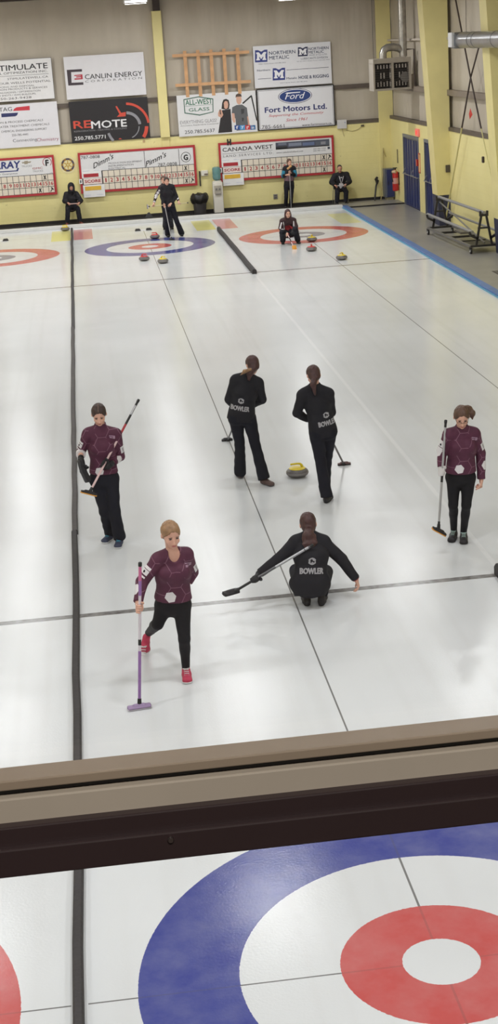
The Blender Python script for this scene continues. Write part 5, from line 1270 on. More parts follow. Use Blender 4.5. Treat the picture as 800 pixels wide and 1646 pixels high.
def report(nm, j):
    L = lambda a, b: round(float(np.linalg.norm(j[a]-j[b])), 2)
    print('BONES', nm, 'shw', L('shL','shR'), 'ua', L('shL','elL'), L('shR','elR'), 'fa', L('elL','wrL'), L('elR','wrR'), 'torso', L('neck','pelvis'), 'th', L('hipL','knL'), L('hipR','knR'), 'sh', L('knL','anL'), L('knR','anR'), 'neckhead', L('neck','head'), 'ft', L('heL','toL'), L('heR','toR'), 'pelz', round(float(j['pelvis'][2]),2))

def feet(j, s_, heel, toe, lift=0.0, L=.25):
    a, b = G(*heel), G(*toe); d = nrm(b-a); m = (a+b)/2; a = m-d*L/2; b = m+d*L/2
    j['he'+s_] = a; j['to'+s_] = b; j['an'+s_] = a+d*.06+V(0,0,.095)

def broom(label, top, foot, headdir, hmat, smat, pad=None, hl=.20, headn=None, grip=None, hw=.07, tilt=None):
    """a curling broom: shaft from top to foot, oblong brush head at the foot"""
    top, foot = np.asarray(top, float), np.asarray(foot, float); d = nrm(foot-top); r = thing('curling_broom', label, 'broom', tuple(map(float, foot)), 'curling brooms')
    L = np.linalg.norm(foot-top)
    MB().tube([top, top+d*(L-.05)], .0125, 12).build('shaft', smat, r, smooth=50)
    MB().lathe([(.010,-.01),(.016,-.004),(.0165,.02),(.014,.03)], tuple(top), 12, rot=Vector((0,0,1)).rotation_difference(Vector(d)).to_matrix()).build('end_cap', BLACK, r, smooth=50)
    if grip is not None:
        for a, b, m_ in grip: MB().tube([top+d*L*a, top+d*L*b], .0135, 12).build('shaft_band', m_, r, smooth=50)
    hd = nrm(headdir); n = V(0,0,1) if headn is None else nrm(headn); hd = nrm(hd-n*np.dot(hd, n)); sd = np.cross(n, hd)
    MB().tube([foot-d*.09, foot-d*.02], [.017, .02], 10).build('ferrule', BLACK, r, smooth=50)
    v = Vol(foot-.2, foot+.2, .005)
    v.cone(foot-hd*hl*.40+n*.022, foot+hd*hl*.40+n*.022, (hw*.5, .012), (hw*.5, .012), side=sd, k=.01)
    v.cone(foot-hd*.04+n*.034, foot+hd*.04+n*.034, (.022, .014), (.022, .014), side=sd, k=.012)
    v.half(foot+n*.012, -n); v.mesh('head', hmat, r)
    v = Vol(foot-.2, foot+.2, .005); v.cone(foot-hd*hl*.41+n*.008, foot+hd*hl*.41+n*.008, (hw*.48, .012), (hw*.48, .012), side=sd, k=.0); v.half(foot+n*.014, n); v.half(foot+n*.0, -n)
    v.mesh('brush_pad', pad or mat('pad_dark', (60,58,60), .8), r)
    return r
# ------------------------------------------------------------------ the people
HB = mat('hair_dark_brown', (62, 44, 38), .5, var=.25, scale=30); HM = mat('hair_brown', (92, 66, 52), .5, var=.25, scale=30); HL = mat('hair_light_brown', (150, 116, 84), .5, var=.2, scale=30)
HX = mat('hair_auburn_dark', (70, 42, 40), .5, var=.25, scale=30)
GLB = mat('glove_black', (28,28,32), .7); GLW = mat('glove_white', (214,210,210), .7)
GRAPH = mat('shaft_graphite', (96,96,100), .3, metal=.4); SILV = mat('shaft_silver', (176,176,180), .3, metal=.5); REDS = mat('shaft_red', (176,40,52), .35); PINKW = mat('shaft_pink_white', (222,190,190), .35); LILA = mat('shaft_lilac', (150,110,170), .35)
HDB = mat('brush_head_black', (34,32,36), .5); ORP = mat('pad_orange', (226,158,66), .7); HDL = mat('brush_head_lilac', (150,128,164), .5); HDW = mat('brush_head_pale', (206,200,210), .5)
BSOLE = mat('sole_black', (26,26,28), .7)
def torso_prints(jo, fr_, root, sleeves):
    b = bvh_of(jo); lat, up, fw, pel = fr_['lat'], fr_['up'], fr_['fw'], fr_['pel']; L = -lat   # u runs to the person's own left = right as seen from in front
    decal(b, pel, -lat, up, [hexa(-.045, .095, .052, .2, .95), hexa(-.135, -.03, .02)], 'white_hexagon', WPRINT, root)
    ch = fr_['neck']; decal(b, ch, -lat, up, [quad(.085, .15, -.055, -.045, -.01), quad(.09, .12, -.075, -.062, -.008), quad(.125, .15, -.09, -.065)], 'chest_crest', LPRINT, root)
    for a, e, w, out, kind in sleeves:
        d = nrm(e-a)
        if kind == 'bars':
            for t, hgt in ((.42, .026), (.60, .046), (.80, .016)): wrap_decal(b, a+(e-a)*t, d, out, [quad(-.045, .045, -hgt/2, hgt/2)], 'sleeve_bar', WPRINT, root)
            wrap_decal(b, a+(e-a)*.60, d, out, [hexa(0, 0, .013)], 'sleeve_mark', JBLK, root, lift=.0035)
        elif kind == 'badge':
            wrap_decal(b, a+(e-a)*.62, d, out, [quad(-.032, .032, -.042, .042)], 'sleeve_badge', WPRINT, root)
            wrap_decal(b, a+(e-a)*.62, d, out, [poly_rings(np.array([(-.012,.028),(.014,.022),(.010,-.028),(-.006,-.032)]), 2)], 'sleeve_mark', GPRINT, root, lift=.0035)
        elif kind == 'hexa':
            wrap_decal(b, a+(e-a)*.45, d, out, [hexa(0, 0, .055)], 'white_hexagon', WPRINT, root, rad=.050)
def back_prints(jo, fr_, root, du=.0, dv=.0):
    b = bvh_of(jo); lat, up, pel = fr_['lat'], fr_['up'], fr_['pel']
    O = pel+lat*du+up*dv
    decal(b, O, lat, up, [words('BOWLER', -.115, .115, .0, .060, .03), words('BOWLER', -.111, .119, .002, .062, .03)], 'back_lettering', GPRINT, root)
    pts = [(math.cos(t)*.042*(1.0 if k % 2 else .8), math.sin(t)*.036) for k, t in enumerate(np.linspace(0, 2*PI, 12, endpoint=False))]
    decal(b, O+up*.125, lat, up, [poly_rings(np.array(pts), 3)], 'back_crest', GPRINT, root)
    decal(b, O+up*.125, lat, up, [poly_rings(np.array([(-.02,.012),(-.004,.024),(.008,.006),(.026,.0),(.02,-.014),(.0,-.004),(-.014,-.02)]), 2)], 'crest_mark', JBLK, root, lift=.0036)

# 1  purple jacket, far left, looking down, black trousers
Y = 8.5
j = dict(head=A(159,666,Y-.06), neck=A(162,691,Y), shR=A(141,699,Y), shL=A(186,699,Y), elR=A(130,726,Y+.07), wrR=A(130,737,Y-.10), elL=A(193,733,Y+.10), wrL=A(178,746,Y-.13),
         pelvis=A(167,766,Y+.02), hipR=A(157,770,Y+.02), hipL=A(178,769,Y+.01), knR=A(169,822,Y-.01), knL=A(184,823,Y-.06))
feet(j, 'R', (182,864), (166,875)); feet(j, 'L', (196,868), (187,887))
sh_top, sh_bot = A(222.5,643,Y+.22), A(142,795,Y-.36)
S = sh_bot+(sh_top-sh_bot)*.315; jd = sh_top-sh_bot
root, jo, fr_ = person('woman in a purple hexagon-patterned jacket looking down, broom across her body, teal-laced shoes', dict(j=j, base=G(182,876), face=V(-.04,-.88,-.44), h=.006, eyeh=.0022,
    handL=('grip', S, jd), handR=('open', V(.05,-.25,-1), V(1,0,0), V(0,-1,0), .5), gloveL=GLB, gloveR=GLB,
    jacket=dict(mat=purple_jacket(), sleeveR=.35, sleeveL=.80, collar=1, hem=-.055), trousers=dict(mat=TBLK), bulk=.98, seed=.4,
    shoes=dict(mat=mat('shoe_navy', (54,60,84), .7), sole=mat('sole_white', (226,226,226), .5), laces=mat('laces_teal', (52,176,204), .6), label='dark shoe with teal laces and a white sole'),
    hair=dict(mat=HB, line=.012, part=1, tail=[(j['head']+V(0,.085,.02), j['head']+V(0,.12,.0), .032, .030)])))
c_ = j['elR']+(j['wrR']-j['elR'])*.30; torso_prints(jo, fr_, root, [(j['shR'], j['elR'], 0, V(-.9,-.4,0), 'bars'), (j['shL'], j['elL'], 0, V(.75,-.65,0), 'badge'), (j['elL'], j['wrL'], 0, V(.9,-.3,.1), 'hexa')])
MB().tube([c_-(j['wrR']-j['elR'])*.16, c_+(j['wrR']-j['elR'])*.16], .0545, 16).build('sleeve_cuff', WPRINT, root, smooth=50)
b = bvh_of(jo); decal(b, fr_['pel'], -fr_['lat'], fr_['up'], [quad(-.105, -.045, -.032, -.018), quad(.06, .115, -.026, -.012)], 'hem_stripe', WPRINT, root)
broom('broom held diagonally by the left purple-jacketed woman, orange pad under its head', sh_top, sh_bot, A(152,803,Y-.36)-A(131,784,Y-.36), HDB, PINKW, pad=ORP, headn=nrm(sh_top-sh_bot)*.35+V(.25,.0,.9), grip=[(0,.06,BLACK),(.06,.16,SILV),(.16,.26,BLACK),(.26,.44,REDS)])
# the black overshoe in her right hand
r = thing('overshoe', 'black rubber overshoe dangling from the gloved hand of the left purple-jacketed woman', 'shoe', tuple(A(138,760,Y-.14)))
v = Vol(A(138,758,Y-.14)-.25, A(138,758,Y-.14)+.25, .006); a, m_, e = A(130,741,Y-.15), A(134,757,Y-.16), A(141,771,Y-.16)
v.cone(a, m_, .040, .034, k=.02); v.cone(m_, e, (.034,.036), (.040,.030), k=.02); v.mesh('overshoe_body', mat('rubber_black', (34,34,36), .6), r)
v = Vol(A(138,758,Y-.14)-.25, A(138,758,Y-.14)+.25, .006); v.cone(a+V(-.022,-.01,0), m_+V(-.022,-.01,0), (.020,.042), (.018,.038), k=.01); v.cone(m_+V(-.022,-.01,0), e+V(-.02,-.01,-.01), (.018,.038), (.02,.040), k=.01); v.mesh('overshoe_sole', mat('rubber_grey', (62,62,64), .7), r)

# 2  running in front
Y = 4.55
j = dict(head=A(274.5,859,Y-.03), neck=A(278,892,Y+.02), shR=A(254,901,Y+.0), shL=A(299,893,Y+.03), elR=A(228,935,Y-.02), wrR=A(221.5,970,Y-.16), elL=A(309,920,Y+.17), wrL=A(301,937,Y+.13),
         pelvis=A(278,966,Y+.06), hipR=A(265,972,Y+.07), hipL=A(292,971,Y+.05), knR=A(253,1003,Y+.05), knL=A(296,1027,Y-.03))
feet(j, 'L', (299,1082), (302,1102))
tr = G(234,1053); j['toR'] = tr+V(0,-.0,.012); j['heR'] = A(237,1028, tr[1]+.09); j['anR'] = A(239,1017, tr[1]+.05)
f2, t2 = G(224,1139)+V(0,0,.0), A(225,905,Y-.30)
S = t2+(f2-t2)*.31
root, jo, fr_ = person('woman in a purple jacket running forward, nearest of all players, pink shoes', dict(j=j, base=G(301,1095), face=V(.22,-.93,-.28), h=.006,
    handR=('grip', S, t2-f2), handL=('open', V(-.6,.3,-.7), V(-.5,-.8,0), V(.4,-.4,.8), .7),
    jacket=dict(mat=MATS.get('pj2') or purple_jacket(), collar=0, vneck=1, hem=-.035, sleeveL=.95, sleeveR=.93), trousers=dict(mat=TIGHT, tight=1), seed=2.4,
    shoes=dict(mat=mat('shoe_pink', (190,52,84), .6), sole=mat('sole_white', (226,226,226), .5), laces=mat('laces_white', (220,214,214), .6), label='pink running shoe with a white sole'),
    hair=dict(mat=HL, line=.004, tail=[(j['head']+V(-.01,.085,.0), j['head']+V(-.01,.12,-.03), .030, .026)])))
torso_prints(jo, fr_, root, [(j['shR'], j['elR'], 0, V(-.85,-.5,0), 'bars'), (j['elR'], j['wrR'], 0, V(-.8,-.5,0), 'hexa'), (j['shL'], j['elL'], 0, V(.85,-.5,0), 'badge')])
broom('white and lilac broom planted on the ice by the running woman', t2, f2, V(1,.12,0), HDL, mat('shaft_white', (214,206,214), .35), pad=HDW, grip=[(0,.12,mat('band_pink', (200,110,150), .4)),(.12,.22,LILA),(.52,.56,BLACK),(.60,.97,LILA)], hl=.23, hw=.085)

# 3  left sweeper, back to the camera
Y = 10.5
j = dict(head=A(405.5,586.5,Y+.04), neck=A(396,607,Y), shL=A(378,612,Y+.02), shR=A(415,617,Y), elL=A(368,642,Y+.06), wrL=A(378,655,Y+.27), elR=A(421,642,Y+.04), wrR=A(405,651,Y+.25),
         pelvis=A(388,665,Y), hipL=A(378.5,672,Y), hipR=A(400,671,Y), knL=A(385,713,Y+.06), knR=A(410.5,717,Y-.02))
feet(j, 'L', (389,771), (380,761)); feet(j, 'R', (421,777), (438,782))
f3 = G(365,708.5); t3 = A(396,636,Y+.30)
S = f3+(t3-f3)*.80; S2 = f3+(t3-f3)*.99
root, jo, fr_ = person('sweeper with black lettered jacket seen from behind, left of the yellow-handled stone', dict(j=j, base=G(405,776), face=V(-.20,.84,-.50), h=.008, facedetail=1, showface=1,
    handL=('grip', S, t3-f3), handR=('grip', S2, t3-f3), gloveL=GLB,
    jacket=dict(mat=JBLK, hem=.08, flare=1.06, off=.018), trousers=dict(mat=TBLK, r=(.092,.064,.078)), seed=5.0,
    shoes=dict(mat=mat('shoe_grey_brown', (92,72,68), .6), sole=mat('sole_slate', (84,80,82), .6), label='grey-brown curling shoe'),
    hair=dict(mat=HX, line=.03, tail=[(j['head']+V(0,-.06,-.03), A(401,600,Y-.10), .052, .040), (A(401,600,Y-.09), A(400,609,Y-.10), .042, .022)], tuft=[HL, (A(402,594,Y-.13), A(393,597,Y-.16), .018, .024), (A(393,597,Y-.16), A(386,603,Y-.13), .024, .006)])))
back_prints(jo, fr_, root, -.035, .06)
broom('broom of the left sweeper, its black head just touching the ice by the centre line', t3+nrm(t3-f3)*.25, f3, V(1,.05,0), HDB, GRAPH, hl=.17, hw=.06)
# 4  right sweeper
Y = 9.45
j = dict(head=A(503.5,603,Y+.03), neck=A(505.5,624,Y), shL=A(486,636,Y), shR=A(528,634,Y), elL=A(477,664,Y+.04), wrL=A(495,674,Y+.20), elR=A(532,663,Y+.06), wrR=A(524,676,Y+.30),
         pelvis=A(518,688,Y), hipL=A(508,696,Y), hipR=A(529,694,Y), knL=A(515.5,744,Y+.02), knR=A(524,742,Y+.20))
feet(j, 'L', (521,812), (533,798)); feet(j, 'R', (520,797), (526,784))
f4 = G(553,747.5); t4 = A(515,672,Y+.30)
root, jo, fr_ = person('sweeper in black leaning forward, seen from behind, right of the yellow-handled stone', dict(j=j, base=G(527,806), face=V(-.08,.80,-.55), h=.008,
    handR=('grip', f4+(t4-f4)*.93, t4-f4), handL=('grip', f4+(t4-f4)*1.12, t4-f4), gloveR=GLB, gloveL=GLB,
    jacket=dict(mat=JBLK, hem=.09, flare=1.0, off=.016), trousers=dict(mat=TBLK, r=(.092,.066,.074)), seed=6.1,
    shoes=dict(mat=mat('shoe_black', (36,34,38), .6), sole=BSOLE, label='black shoe'),
    hair=dict(mat=HX, line=.03, tail=[(j['head']+V(0,-.08,-.02), A(503,618,Y-.12), .042, .034), (A(503,618,Y-.12), A(506,634,Y-.13), .036, .012)])))
back_prints(jo, fr_, root, .06, .05)
broom('broom of the right sweeper, dark brown head flat on the ice', t4+nrm(t4-f4)*.35, f4, V(1,.0,0), mat('brush_head_brown', (92,66,66), .5), mat('shaft_brown', (84,74,72), .35), hl=.19, hw=.06)
# 5  crouching by the near thick line, back to the camera
Y = 6.15
j = dict(head=A(494.5,842,Y+.10), neck=A(497.5,864,Y+.03), shL=A(475,873,Y), shR=A(520,873,Y), elL=A(446,900,Y-.02), wrL=A(416,922,Y-.04), elR=A(549,899,Y-.02), wrR=A(572,931,Y-.03),
         pelvis=A(498,935,Y-.10), hipL=A(484,937,Y-.08), hipR=A(512,937,Y-.08), knL=A(476,918,Y+.30), knR=A(523,919,Y+.30))
feet(j, 'L', (494,976), (490,961)); feet(j, 'R', (516,975), (520,961))
t5, f5 = A(502,876,Y-.21), A(371,956,Y-.16); f5 = np.array([f5[0], f5[1], max(f5[2], .0)]); 
S = t5+(f5-t5)*.70
root, jo, fr_ = person('player with a long ponytail crouching on the thick line with both arms spread wide', dict(j=j, base=G(505,970), face=V(-.02,.97,-.20), h=.007,
    handL=('grip', S, t5-f5), handR=('open', V(.28,-.05,-1), V(-.8,.2,-.1), V(-.1,.9,-.3), .45), gloveL=GLB, bow=.07,
    jacket=dict(mat=JBLK, hem=.135, flare=.80, off=.018, fat=1.02, sleeveR=.96, round=(.01, (.205,.16,.125))), trousers=dict(mat=TBLK, r=(.092,.070,.062), len=-.15), seed=7.7, bulk=1.08,
    shoes=dict(mat=mat('shoe_black', (36,34,38), .6), sole=BSOLE, label='black shoe'),
    hair=dict(mat=HX, line=.03, tail=[(j['head']+V(0,-.09,-.03), A(495,860,Y-.10), .046, .046), (A(496,861,Y-.09), A(498,874,Y-.14), (.070,.035), (.075,.022)), (A(497,873,Y-.135), A(499,887,Y-.17), (.072,.022), (.034,.012))])))
back_prints(jo, fr_, root, -.01, .08)
MB().tube([j['wrR']+(j['elR']-j['wrR'])*.06, j['wrR']+(j['elR']-j['wrR'])*.0], .036, 14).build('red_cuff', mat('cuff_red', (170,46,52), .7), root, smooth=50)
broom('broom held out low to the left by the crouching player, black head down', t5, f5+V(0,0,.012), V(-.85,-.5,0)+V(0,0,-.0), HDB, GRAPH, grip=[(0,.03,WPRINT),(.05,.09,SILV),(.10,.14,SILV),(.14,.45,SILV),(.72,.97,BLACK)], hl=.20, hw=.08, headn=V(.15,-.2,1))
# 6  purple jacket on the right, walking, glasses
Y = 7.38
j = dict(head=A(741.5,670,Y-.07), neck=A(742,693,Y), shR=A(721,700,Y), shL=A(761.5,698,Y), elR=A(710,725,Y+.03), wrR=A(709,752,Y-.06), elL=A(772,728,Y+.05), wrL=A(773,771,Y-.0),
         pelvis=A(740,762,Y+.02), hipR=A(729,767,Y+.02), hipL=A(752,767,Y+.01), knR=A(728,811,Y-.0), knL=A(749,812,Y-.05))
feet(j, 'R', (733,858), (722,877)); feet(j, 'L', (745,862), (745,879))
f6 = A(704,856,Y-.30); t6 = A(716,676,Y-.0)
S = f6+(t6-f6)*.54
root, jo, fr_ = person('woman in a purple jacket and glasses with a ponytail, walking at the right edge', dict(j=j, base=G(738,872), face=V(-.12,-.87,-.44), h=.006, eyeh=.0026, glasses=1,
    handR=('grip', S, t6-f6), gloveR=GLW, handL=('open', V(-.05,-.1,-1), V(-.9,.2,0), V(-.2,-.9,0), .9),
    jacket=dict(mat=MATS.get('pj2') or purple_jacket(), collar=1, hem=-.03, off=.015, sleeveL=.97), trousers=dict(mat=TIGHT, tight=1), seed=9.2,
    shoes=dict(mat=mat('shoe_black', (36,34,38), .6), sole=BSOLE, laces=mat('laces_mint', (176,200,192), .6), label='black shoe with pale laces'),
    hair=dict(mat=HM, line=.010, tail=[(j['head']+V(.03,.075,.07), A(752,657,Y+.05), .034, .040), (A(753,659,Y+.05), A(757,664,Y+.04), .040, .040), (A(757,664,Y+.04), A(759,673,Y+.03), .036, .010)])))
torso_prints(jo, fr_, root, [(j['shR'], j['elR'], 0, V(-.9,-.4,0), 'bars'), (j['elR'], j['wrR']*.2+j['elR']*.8, 0, V(-.9,-.4,0), 'hexa'), (j['shL'], j['elL'], 0, V(.75,-.65,0), 'badge'), (j['elL'], j['wrL'], 0, V(.8,-.55,0), 'hexa')])
broom('grey broom carried at her side by the right purple-jacketed woman, orange pad', t6, f6, A(709,862,Y-.30)-A(697,848,Y-.33), HDB, SILV, pad=ORP, headn=V(.55,-.1,.75), grip=[(0,.06,BLACK),(.45,.55,BLACK),(.90,.95,BLACK)])

# ------------------------------------------------------------------ far players
# 7 standing in black, leaning on a broom
Y = 36.3; h_ = .013
j = dict(head=A(267.5,291.3,Y-.02), neck=A(267.8,298.5,Y), shR=A(261.5,302,Y), shL=A(277,301,Y), elR=A(260,316,Y+.03), wrR=A(263.5,328,Y-.20), elL=A(283,316,Y+.03), wrL=A(275,327,Y-.17),
         pelvis=A(271.5,331,Y), hipR=A(267,333,Y), hipL=A(276.5,332,Y), knR=A(268.5,356,Y-.03), knL=A(284,356,Y-.02))
feet(j, 'R', (270,379.5), (271,382.5)); feet(j, 'L', (291,378), (293,381))
t7, f7 = A(264.5,330,Y-.25), G(276,386)
person('woman in black standing behind the far blue ring, both hands on a grey broom', dict(j=j, base=G(281,381), face=V(.05,-.98,-.1), h=h_, handR=('grip', t7+(f7-t7)*.03, t7-f7), handL=('open', V(-.5,-.5,-.4), V(-.4,-.2,-.8), V(-.5,-.6,.4), .5),
    jacket=dict(mat=JBLK, hem=.02, off=.02), trousers=dict(mat=TBLK, r=(.094,.070,.090)), shoes=dict(mat=BSOLE, sole=BSOLE, label='black shoe'), hair=dict(mat=HB, tail=[])))
broom('grey broom propped on the ice by the black-clad woman behind the far blue ring', t7, f7, V(1,-.3,0), HDB, SILV, hl=.17)
# 8 partly hidden behind her
Y = 37.75
j = dict(head=A(262.6,288.8,Y-.02), neck=A(263.8,297,Y), shR=A(257.5,302.5,Y), shL=A(272,302,Y), elR=A(251,314,Y+.02), wrR=A(247.5,325.5,Y-.10), elL=A(283,314,Y+.03), wrL=A(286.8,323,Y-.10),
         pelvis=A(268,328.5,Y), hipR=A(264,330,Y), hipL=A(272.5,330,Y), knR=A(265,351,Y), knL=A(274.5,350,Y))
feet(j, 'R', (265,367.5), (264.5,370)); feet(j, 'L', (275.5,367), (277.5,369.5))
t8, f8 = A(302,326.0,Y-.16), A(236,332.3,Y-.16)
root, jo, fr_ = person('dark-sleeved player with white patches, half hidden behind the woman in black', dict(j=j, base=G(270,369), face=V(-.1,-.98,-.1), h=h_, handR=('grip', f8+(t8-f8)*.17, f8-t8), handL=('grip', f8+(t8-f8)*.78, t8-f8),
    jacket=dict(mat=MATS.get('pj2') or mat('jacket_dark_purple', (48,28,40), .7), hem=.02), trousers=dict(mat=TBLK, r=(.088,.062,.064)), shoes=dict(mat=BSOLE, sole=BSOLE, label='black shoe'), hair=dict(mat=HM, tail=[])))
b = bvh_of(jo)
for a, e, t, sz in ((j['shR'],j['elR'],.30,.03),(j['shR'],j['elR'],.62,.045),(j['elR'],j['wrR'],.10,.075),(j['elR'],j['wrR'],.9,.04),(j['elL'],j['wrL'],.35,.06)):
    d = nrm(e-a); decal(b, a+(e-a)*t, V(1,0,0), V(0,0,1), [hexa(0,0,sz)], 'white_patch', WPRINT, root, lift=.008)
broom('pale broom held level across the hips of the half-hidden player', t8, f8, V(0,.3,1), HDW, mat('shaft_tan', (206,190,150), .4), hl=.14, hw=.05, headn=V(1,0,0))
# 9 crouching in the far red ring
Y = 32.9
j = dict(head=A(462.3,343.2,Y-.06), neck=A(462.5,351.5,Y), shR=A(453.3,356,Y), shL=A(472,355,Y), elR=A(450.5,366,Y-.05), wrR=A(454.5,373.5,Y-.20), elL=A(475.5,364,Y-.08), wrL=A(471,369.5,Y-.28),
         pelvis=A(463,374,Y+.12), hipR=A(458.5,375,Y+.1), hipL=A(468,375,Y+.1), knR=A(453,373.5,Y-.30), knL=A(474.5,368.5,Y-.30))
feet(j, 'R', (455,390), (454.5,394.5)); feet(j, 'L', (476,390), (483,393))
t9, f9 = A(460.5,373,Y-.38), A(473.2,400.5,31.9)
root, jo, fr_ = person('long-haired woman in glasses crouching on the far red ring, red panel on jacket', dict(j=j, base=G(465,393), face=V(.08,-.98,-.1), h=.012, glasses=1,
    handR=('grip', t9+(f9-t9)*.12, t9-f9), gloveR=GLB, handL=('open', V(-.5,-.4,-.7), V(-.3,-.2,-.9), V(.1,-.9,.3), .5), gloveL=GLB, bow=.03,
    jacket=dict(mat=mat('jacket_maroon_black', (52,26,32), .7), hem=.10, off=.02), trousers=dict(mat=TBLK, r=(.092,.072,.080), len=.0), shoes=dict(mat=BSOLE, sole=BSOLE, label='black shoe'),
    hair=dict(mat=mat('hair_dark_red', (66,34,36), .5, var=.2), style='long', line=.02)))
b = bvh_of(jo); lat, up = fr_['lat'], fr_['up']
decal(b, fr_['chest'], -lat, up, [poly_rings(np.array([(-.09,.02),(.09,.03),(.10,-.14),(.0,-.24),(-.10,-.16)]), 5)], 'red_panel', mat('panel_red', (150,26,34), .7), root, lift=.006)
for q in (-1, 1): decal(b, fr_['chest'], -lat, up, [poly_rings(np.array([(q*.13,.14),(q*.150,.13),(q*.115,-.16),(q*.095,-.15)]), 2)], 'white_piping', WPRINT, root, lift=.008)
for k in range(5): c_ = j['shR']+(j['elR']-j['shR'])*(.2+.2*k); decal(b, c_, V(1,0,0), V(0,0,1), [quad(-.035,-.005,-.015,.015)], 'sleeve_lettering', WPRINT, root, lift=.006)
c_ = j['elR']+(j['wrR']-j['elR'])*.62; MB().tube([c_, c_+(j['wrR']-j['elR'])*.25], .058, 14).build('white_cuff', WPRINT, root, smooth=50)
broom('broom with an upright orange pad held by the crouching long-haired woman', t9, f9, A(474.5,407,31.9)-A(472.5,395,31.9), ORP, PINKW, pad=ORP, hl=.22, hw=.12, headn=V(-.1,-1,.35), grip=[(.35,.6,BLACK),(.8,.97,BLACK)])
# 10 standing at the back wall
Y = 41.75
j = dict(head=A(464.6,261,Y-.02), neck=A(464.2,268,Y), shR=A(457.5,271.5,Y), shL=A(472.0,271,Y), elR=A(455,283,Y-.04), wrR=A(459.5,281.5,Y-.24), elL=A(474.2,281.5,Y-.06), wrL=A(467,278,Y-.26),
         pelvis=A(464.3,297,Y), hipR=A(460,298.5,Y), hipL=A(468.5,298.5,Y), knR=A(459.8,316,Y), knL=A(468,316,Y))
feet(j, 'R', (459.5,334), (458.8,336)); feet(j, 'L', (467,333.5), (468,335.5))
t10, f10 = A(464.8,269,Y-.36), A(468,338,Y-.36)
root, jo, fr_ = person('woman in a black and blue jacket standing at the back wall with an upturned broom', dict(j=j, base=G(464,334), face=V(.2,-.97,-.1), h=h_, handR=('grip', t10+(f10-t10)*.17, t10-f10), handL=('grip', t10+(f10-t10)*.11, t10-f10),
    jacket=dict(mat=JBLK, hem=.0, off=.02, sleeveL=.9, sleeveR=.9), trousers=dict(mat=TBLK, r=(.088,.062,.066)), shoes=dict(mat=BSOLE, sole=BSOLE, label='black shoe'), hair=dict(mat=HM, tail=[])))
SB = mat('sleeve_blue', (30,120,150), .7)
for s_, fa in (('R', (.45, 1.0)), ('L', (.45, 1.0))):
    v = Vol(np.minimum(j['sh'+s_], j['el'+s_])-.15, np.maximum(j['sh'+s_], j['el'+s_])+.15, .012); a, e = j['sh'+s_], j['el'+s_]
    v.cone(a+(e-a)*fa[0], e, .075, .068, k=.02); v.mesh('sleeve_panel', SB, root)
v = Vol(fr_['waist']-.3, fr_['waist']+.3, .012); v.cone(fr_['waist']+fr_['up']*.02, fr_['waist']+fr_['up']*.09, (.168,.138), (.170,.140), side=fr_['lat'], k=.02); v.mesh('waist_band', mat('band_greyrose', (128,100,110), .7), root)
broom('upturned broom with a tan pad under the chin of the woman at the back wall', f10, t10, A(468,268,Y-.36)-A(461,274,Y-.36), mat('brush_head_tan', (204,158,104), .6), SILV, pad=ORP, hl=.20, hw=.07, headn=V(0,-1,.1))

# ------------------------------------------------------------------ seated officials and their chairs
def seat_chair(x, y, label):
    r = thing('stacking_chair', label, 'chair', (x, y, 0), 'chairs against the back wall')
    ch = mat('chrome', (186,186,190), .2, metal=.9); pl = mat('seat_pale', (176,160,150), .5)
    v = Vol(V(x-.3,y-.3,.3), V(x+.3,y+.35,1.0), .012); v.cone(V(x-.13,y,.44), V(x+.13,y,.44), (.20,.018), (.20,.018), side=V(0,1,0), k=.0); v.mesh('seat', pl, r)
    v = Vol(V(x-.3,y-.3,.3), V(x+.3,y+.35,1.0), .012); v.cone(V(x-.10,y+.21,.68), V(x+.10,y+.21,.68), (.12,.015), (.12,.015), side=V(0,0,1), k=.0); v.mesh('backrest', pl, r)
    for sx in (-1, 1):
        for sy in (-1, 1): MB().tube([(x+sx*.20,y+sy*.17,.43), (x+sx*.23,y+sy*.20,.012)], .012, 8).build('leg', ch, r, smooth=50)
        MB().tube([(x+sx*.19,y+.17,.43), (x+sx*.19,y+.22,.78)], .012, 8).build('back_upright', ch, r, smooth=50)
def seated(px, hy, label, sh, el, hand, kn, ft, Y, bulk, hood=False, extra=None, face=V(.05,-.9,-.4), skin=SKIN2, jm=JBLK, shoe=None, hairm=None, hx_=0):
    pel = A((sh[0][0]+sh[1][0])/2, 327, Y+.12); pel[2] = .54
    j = dict(head=A(px, hy, Y-.10), neck=A((sh[0][0]+sh[1][0])/2, sh[0][1]-3.0, Y+.02), shR=A(*sh[0], Y+.02), shL=A(*sh[1], Y+.02), elR=A(*el[0], Y-.05), elL=A(*el[1], Y-.05), wrR=A(*hand[0], Y-.28), wrL=A(*hand[1], Y-.28),
             pelvis=pel, hipR=pel+V(-.09,-.02,-.01), hipL=pel+V(.09,-.02,-.01), knR=A(*kn[0], Y-.32), knL=A(*kn[1], Y-.32))
    for s_, f in zip('RL', ft):
        a = A(f[0], f[1], Y-.34); a[2] = .0; j['he'+s_] = a+V(0,.10,.003); j['to'+s_] = a+V(f[2],-.15,.003); j['an'+s_] = a+V(0,.04,.10)
    root, jo, fr_ = person(label, dict(j=j, base=(pel[0], Y, 0), face=face, h=.012, bulk=bulk, skin=skin, bust=0, glute=0, floor=.03,
        handR=('open', V(.6,-.4,-.15), V(0,.1,-1), V(.2,-.8,.2), .8), handL=('open', V(-.6,-.4,-.15), V(0,.1,-1), V(-.2,-.8,.2), .8),
        jacket=dict(mat=jm, hem=.06, off=.03, fat=1.35, flare=1.1, sleeveR=.93, sleeveL=.93, fold=.004), trousers=dict(mat=TBLK, r=(.10,.078,.075), len=.0), shoes=dict(mat=shoe or BSOLE, sole=BSOLE), hair=dict(mat=hairm or JBLK, line=hx_, slope=.6)))
    return root, jo, fr_, j
Y = 41.95
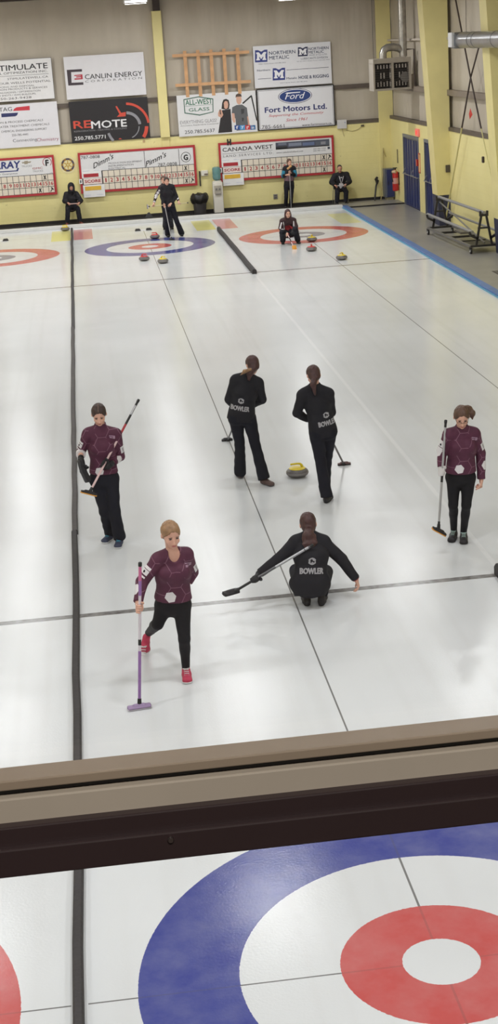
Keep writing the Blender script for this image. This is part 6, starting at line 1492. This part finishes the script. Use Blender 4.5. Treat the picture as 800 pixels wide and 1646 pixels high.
root, jo, fr_, j = seated(114.3, 300.8, 'hooded person in black sitting at the wall between two scoreboards, holding a tablet', [(107,313),(122.5,312.5)], [(104,323),(129.5,322.5)], [(109.5,326.5),(127,326.2)], [(109.2,336.5),(125,335.5)], [(108,356.5,-.03),(128.5,354.5,.08)], Y, 1.12, shoe=mat('shoe_red_brown', (122,66,58), .6), hx_=.03)
v = Vol(j['head']-.3, j['head']+.3, .012); hc = j['head']; v.ell(hc+V(0,.03,.0), (V(1,0,0), V(0,1,0), V(0,0,1)), V(.115,.13,.155), k=0); v.cone(hc+V(0,.02,-.08), j['neck'], .11, .12, k=.03)
v.ell(hc+V(0,-.14,.005), (V(1,0,0), V(0,1,0), V(0,0,1)), V(.082,.13,.135), k=.01, sub=True); v.mesh('hood', JBLK, root)
MB().add(*(lambda p: ([p+V(-.02,-.01,-.008), p+V(.02,-.01,-.008), p+V(.02,-.012,.008), p+V(-.02,-.012,.008)], [(0,1,2,3)]))(fr_['chest']+V(.10,-.17,.10))).build('chest_mark', GPRINT, root) if False else None
seat_chair(float(j['pelvis'][0]), Y+.14, 'pale stacking chair under the hooded person at the back wall')
p = A(117.5,327.3,Y-.42); r = thing('tablet', 'grey-pink tablet held by the hooded seated person', 'tablet', tuple(p)); MB().box(p[0]-.13,p[0]+.13,p[1]-.06,p[1]+.06,p[2]-.012,p[2]+.012,.004).build('tablet_body', mat('tablet_pink', (196,160,152), .5), r); MB().box(p[0]-.11,p[0]+.11,p[1]-.05,p[1]+.05,p[2]+.012,p[2]+.014).build('screen', mat('tablet_screen', (130,120,124), .3), r)
root, jo, fr_, j = seated(545.6, 271, 'balding man in a black coat sitting at the wall with a white lanyard badge', [(537.8,283),(556.8,281)], [(532.5,293),(561.5,292)], [(538.5,298.3),(555,296.6)], [(542,309.5),(556,308.5)], [(542,329,-.0),(556,327.5,.04)], Y, 1.15, face=V(-.02,-.93,-.3), hairm=mat('hair_short_dark', (62,54,50), .7), hx_=-.035)
seat_chair(float(j['pelvis'][0]), Y+.14, 'pale stacking chair under the seated man in the black coat')
b = bvh_of(jo); lat, up = fr_['lat'], fr_['up']; n_ = fr_['neck']
lan = []
for q in (-1, 1): lan.append(poly_rings(np.array([(q*.060,.0),(q*.080,.0),(q*.012,-.24),(-q*.004,-.24)]), 4))
decal(b, n_-up*.03, -lat, up, lan, 'lanyard', WPRINT, root, lift=.008)
decal(b, n_-up*.34, -lat, up, [quad(-.065,.065,-.085,.085)], 'name_badge', WPRINT, root, lift=.012); decal(b, n_-up*.32, -lat, up, [quad(-.04,.04,-.02,.02)], 'badge_print', GPRINT, root, lift=.016)
decal(b, n_-up*.06, -lat, up, [quad(-.03,.03,-.03,.01)], 'grey_collar', GPRINT, root, lift=.006)
p = A(547.5,298,Y-.42); r = thing('paper_sheet', 'white score sheet on a board in the hands of the seated man', 'paper', tuple(p)); MB().box(p[0]-.12,p[0]+.12,p[1]-.09,p[1]+.09,p[2]-.012,p[2]-.002,.002).build('clipboard', mat('clipboard_dark', (60,56,56), .5), r); MB().box(p[0]-.11,p[0]+.11,p[1]-.08,p[1]+.08,p[2]-.002,p[2]+.002).build('sheet', WPRINT, r)
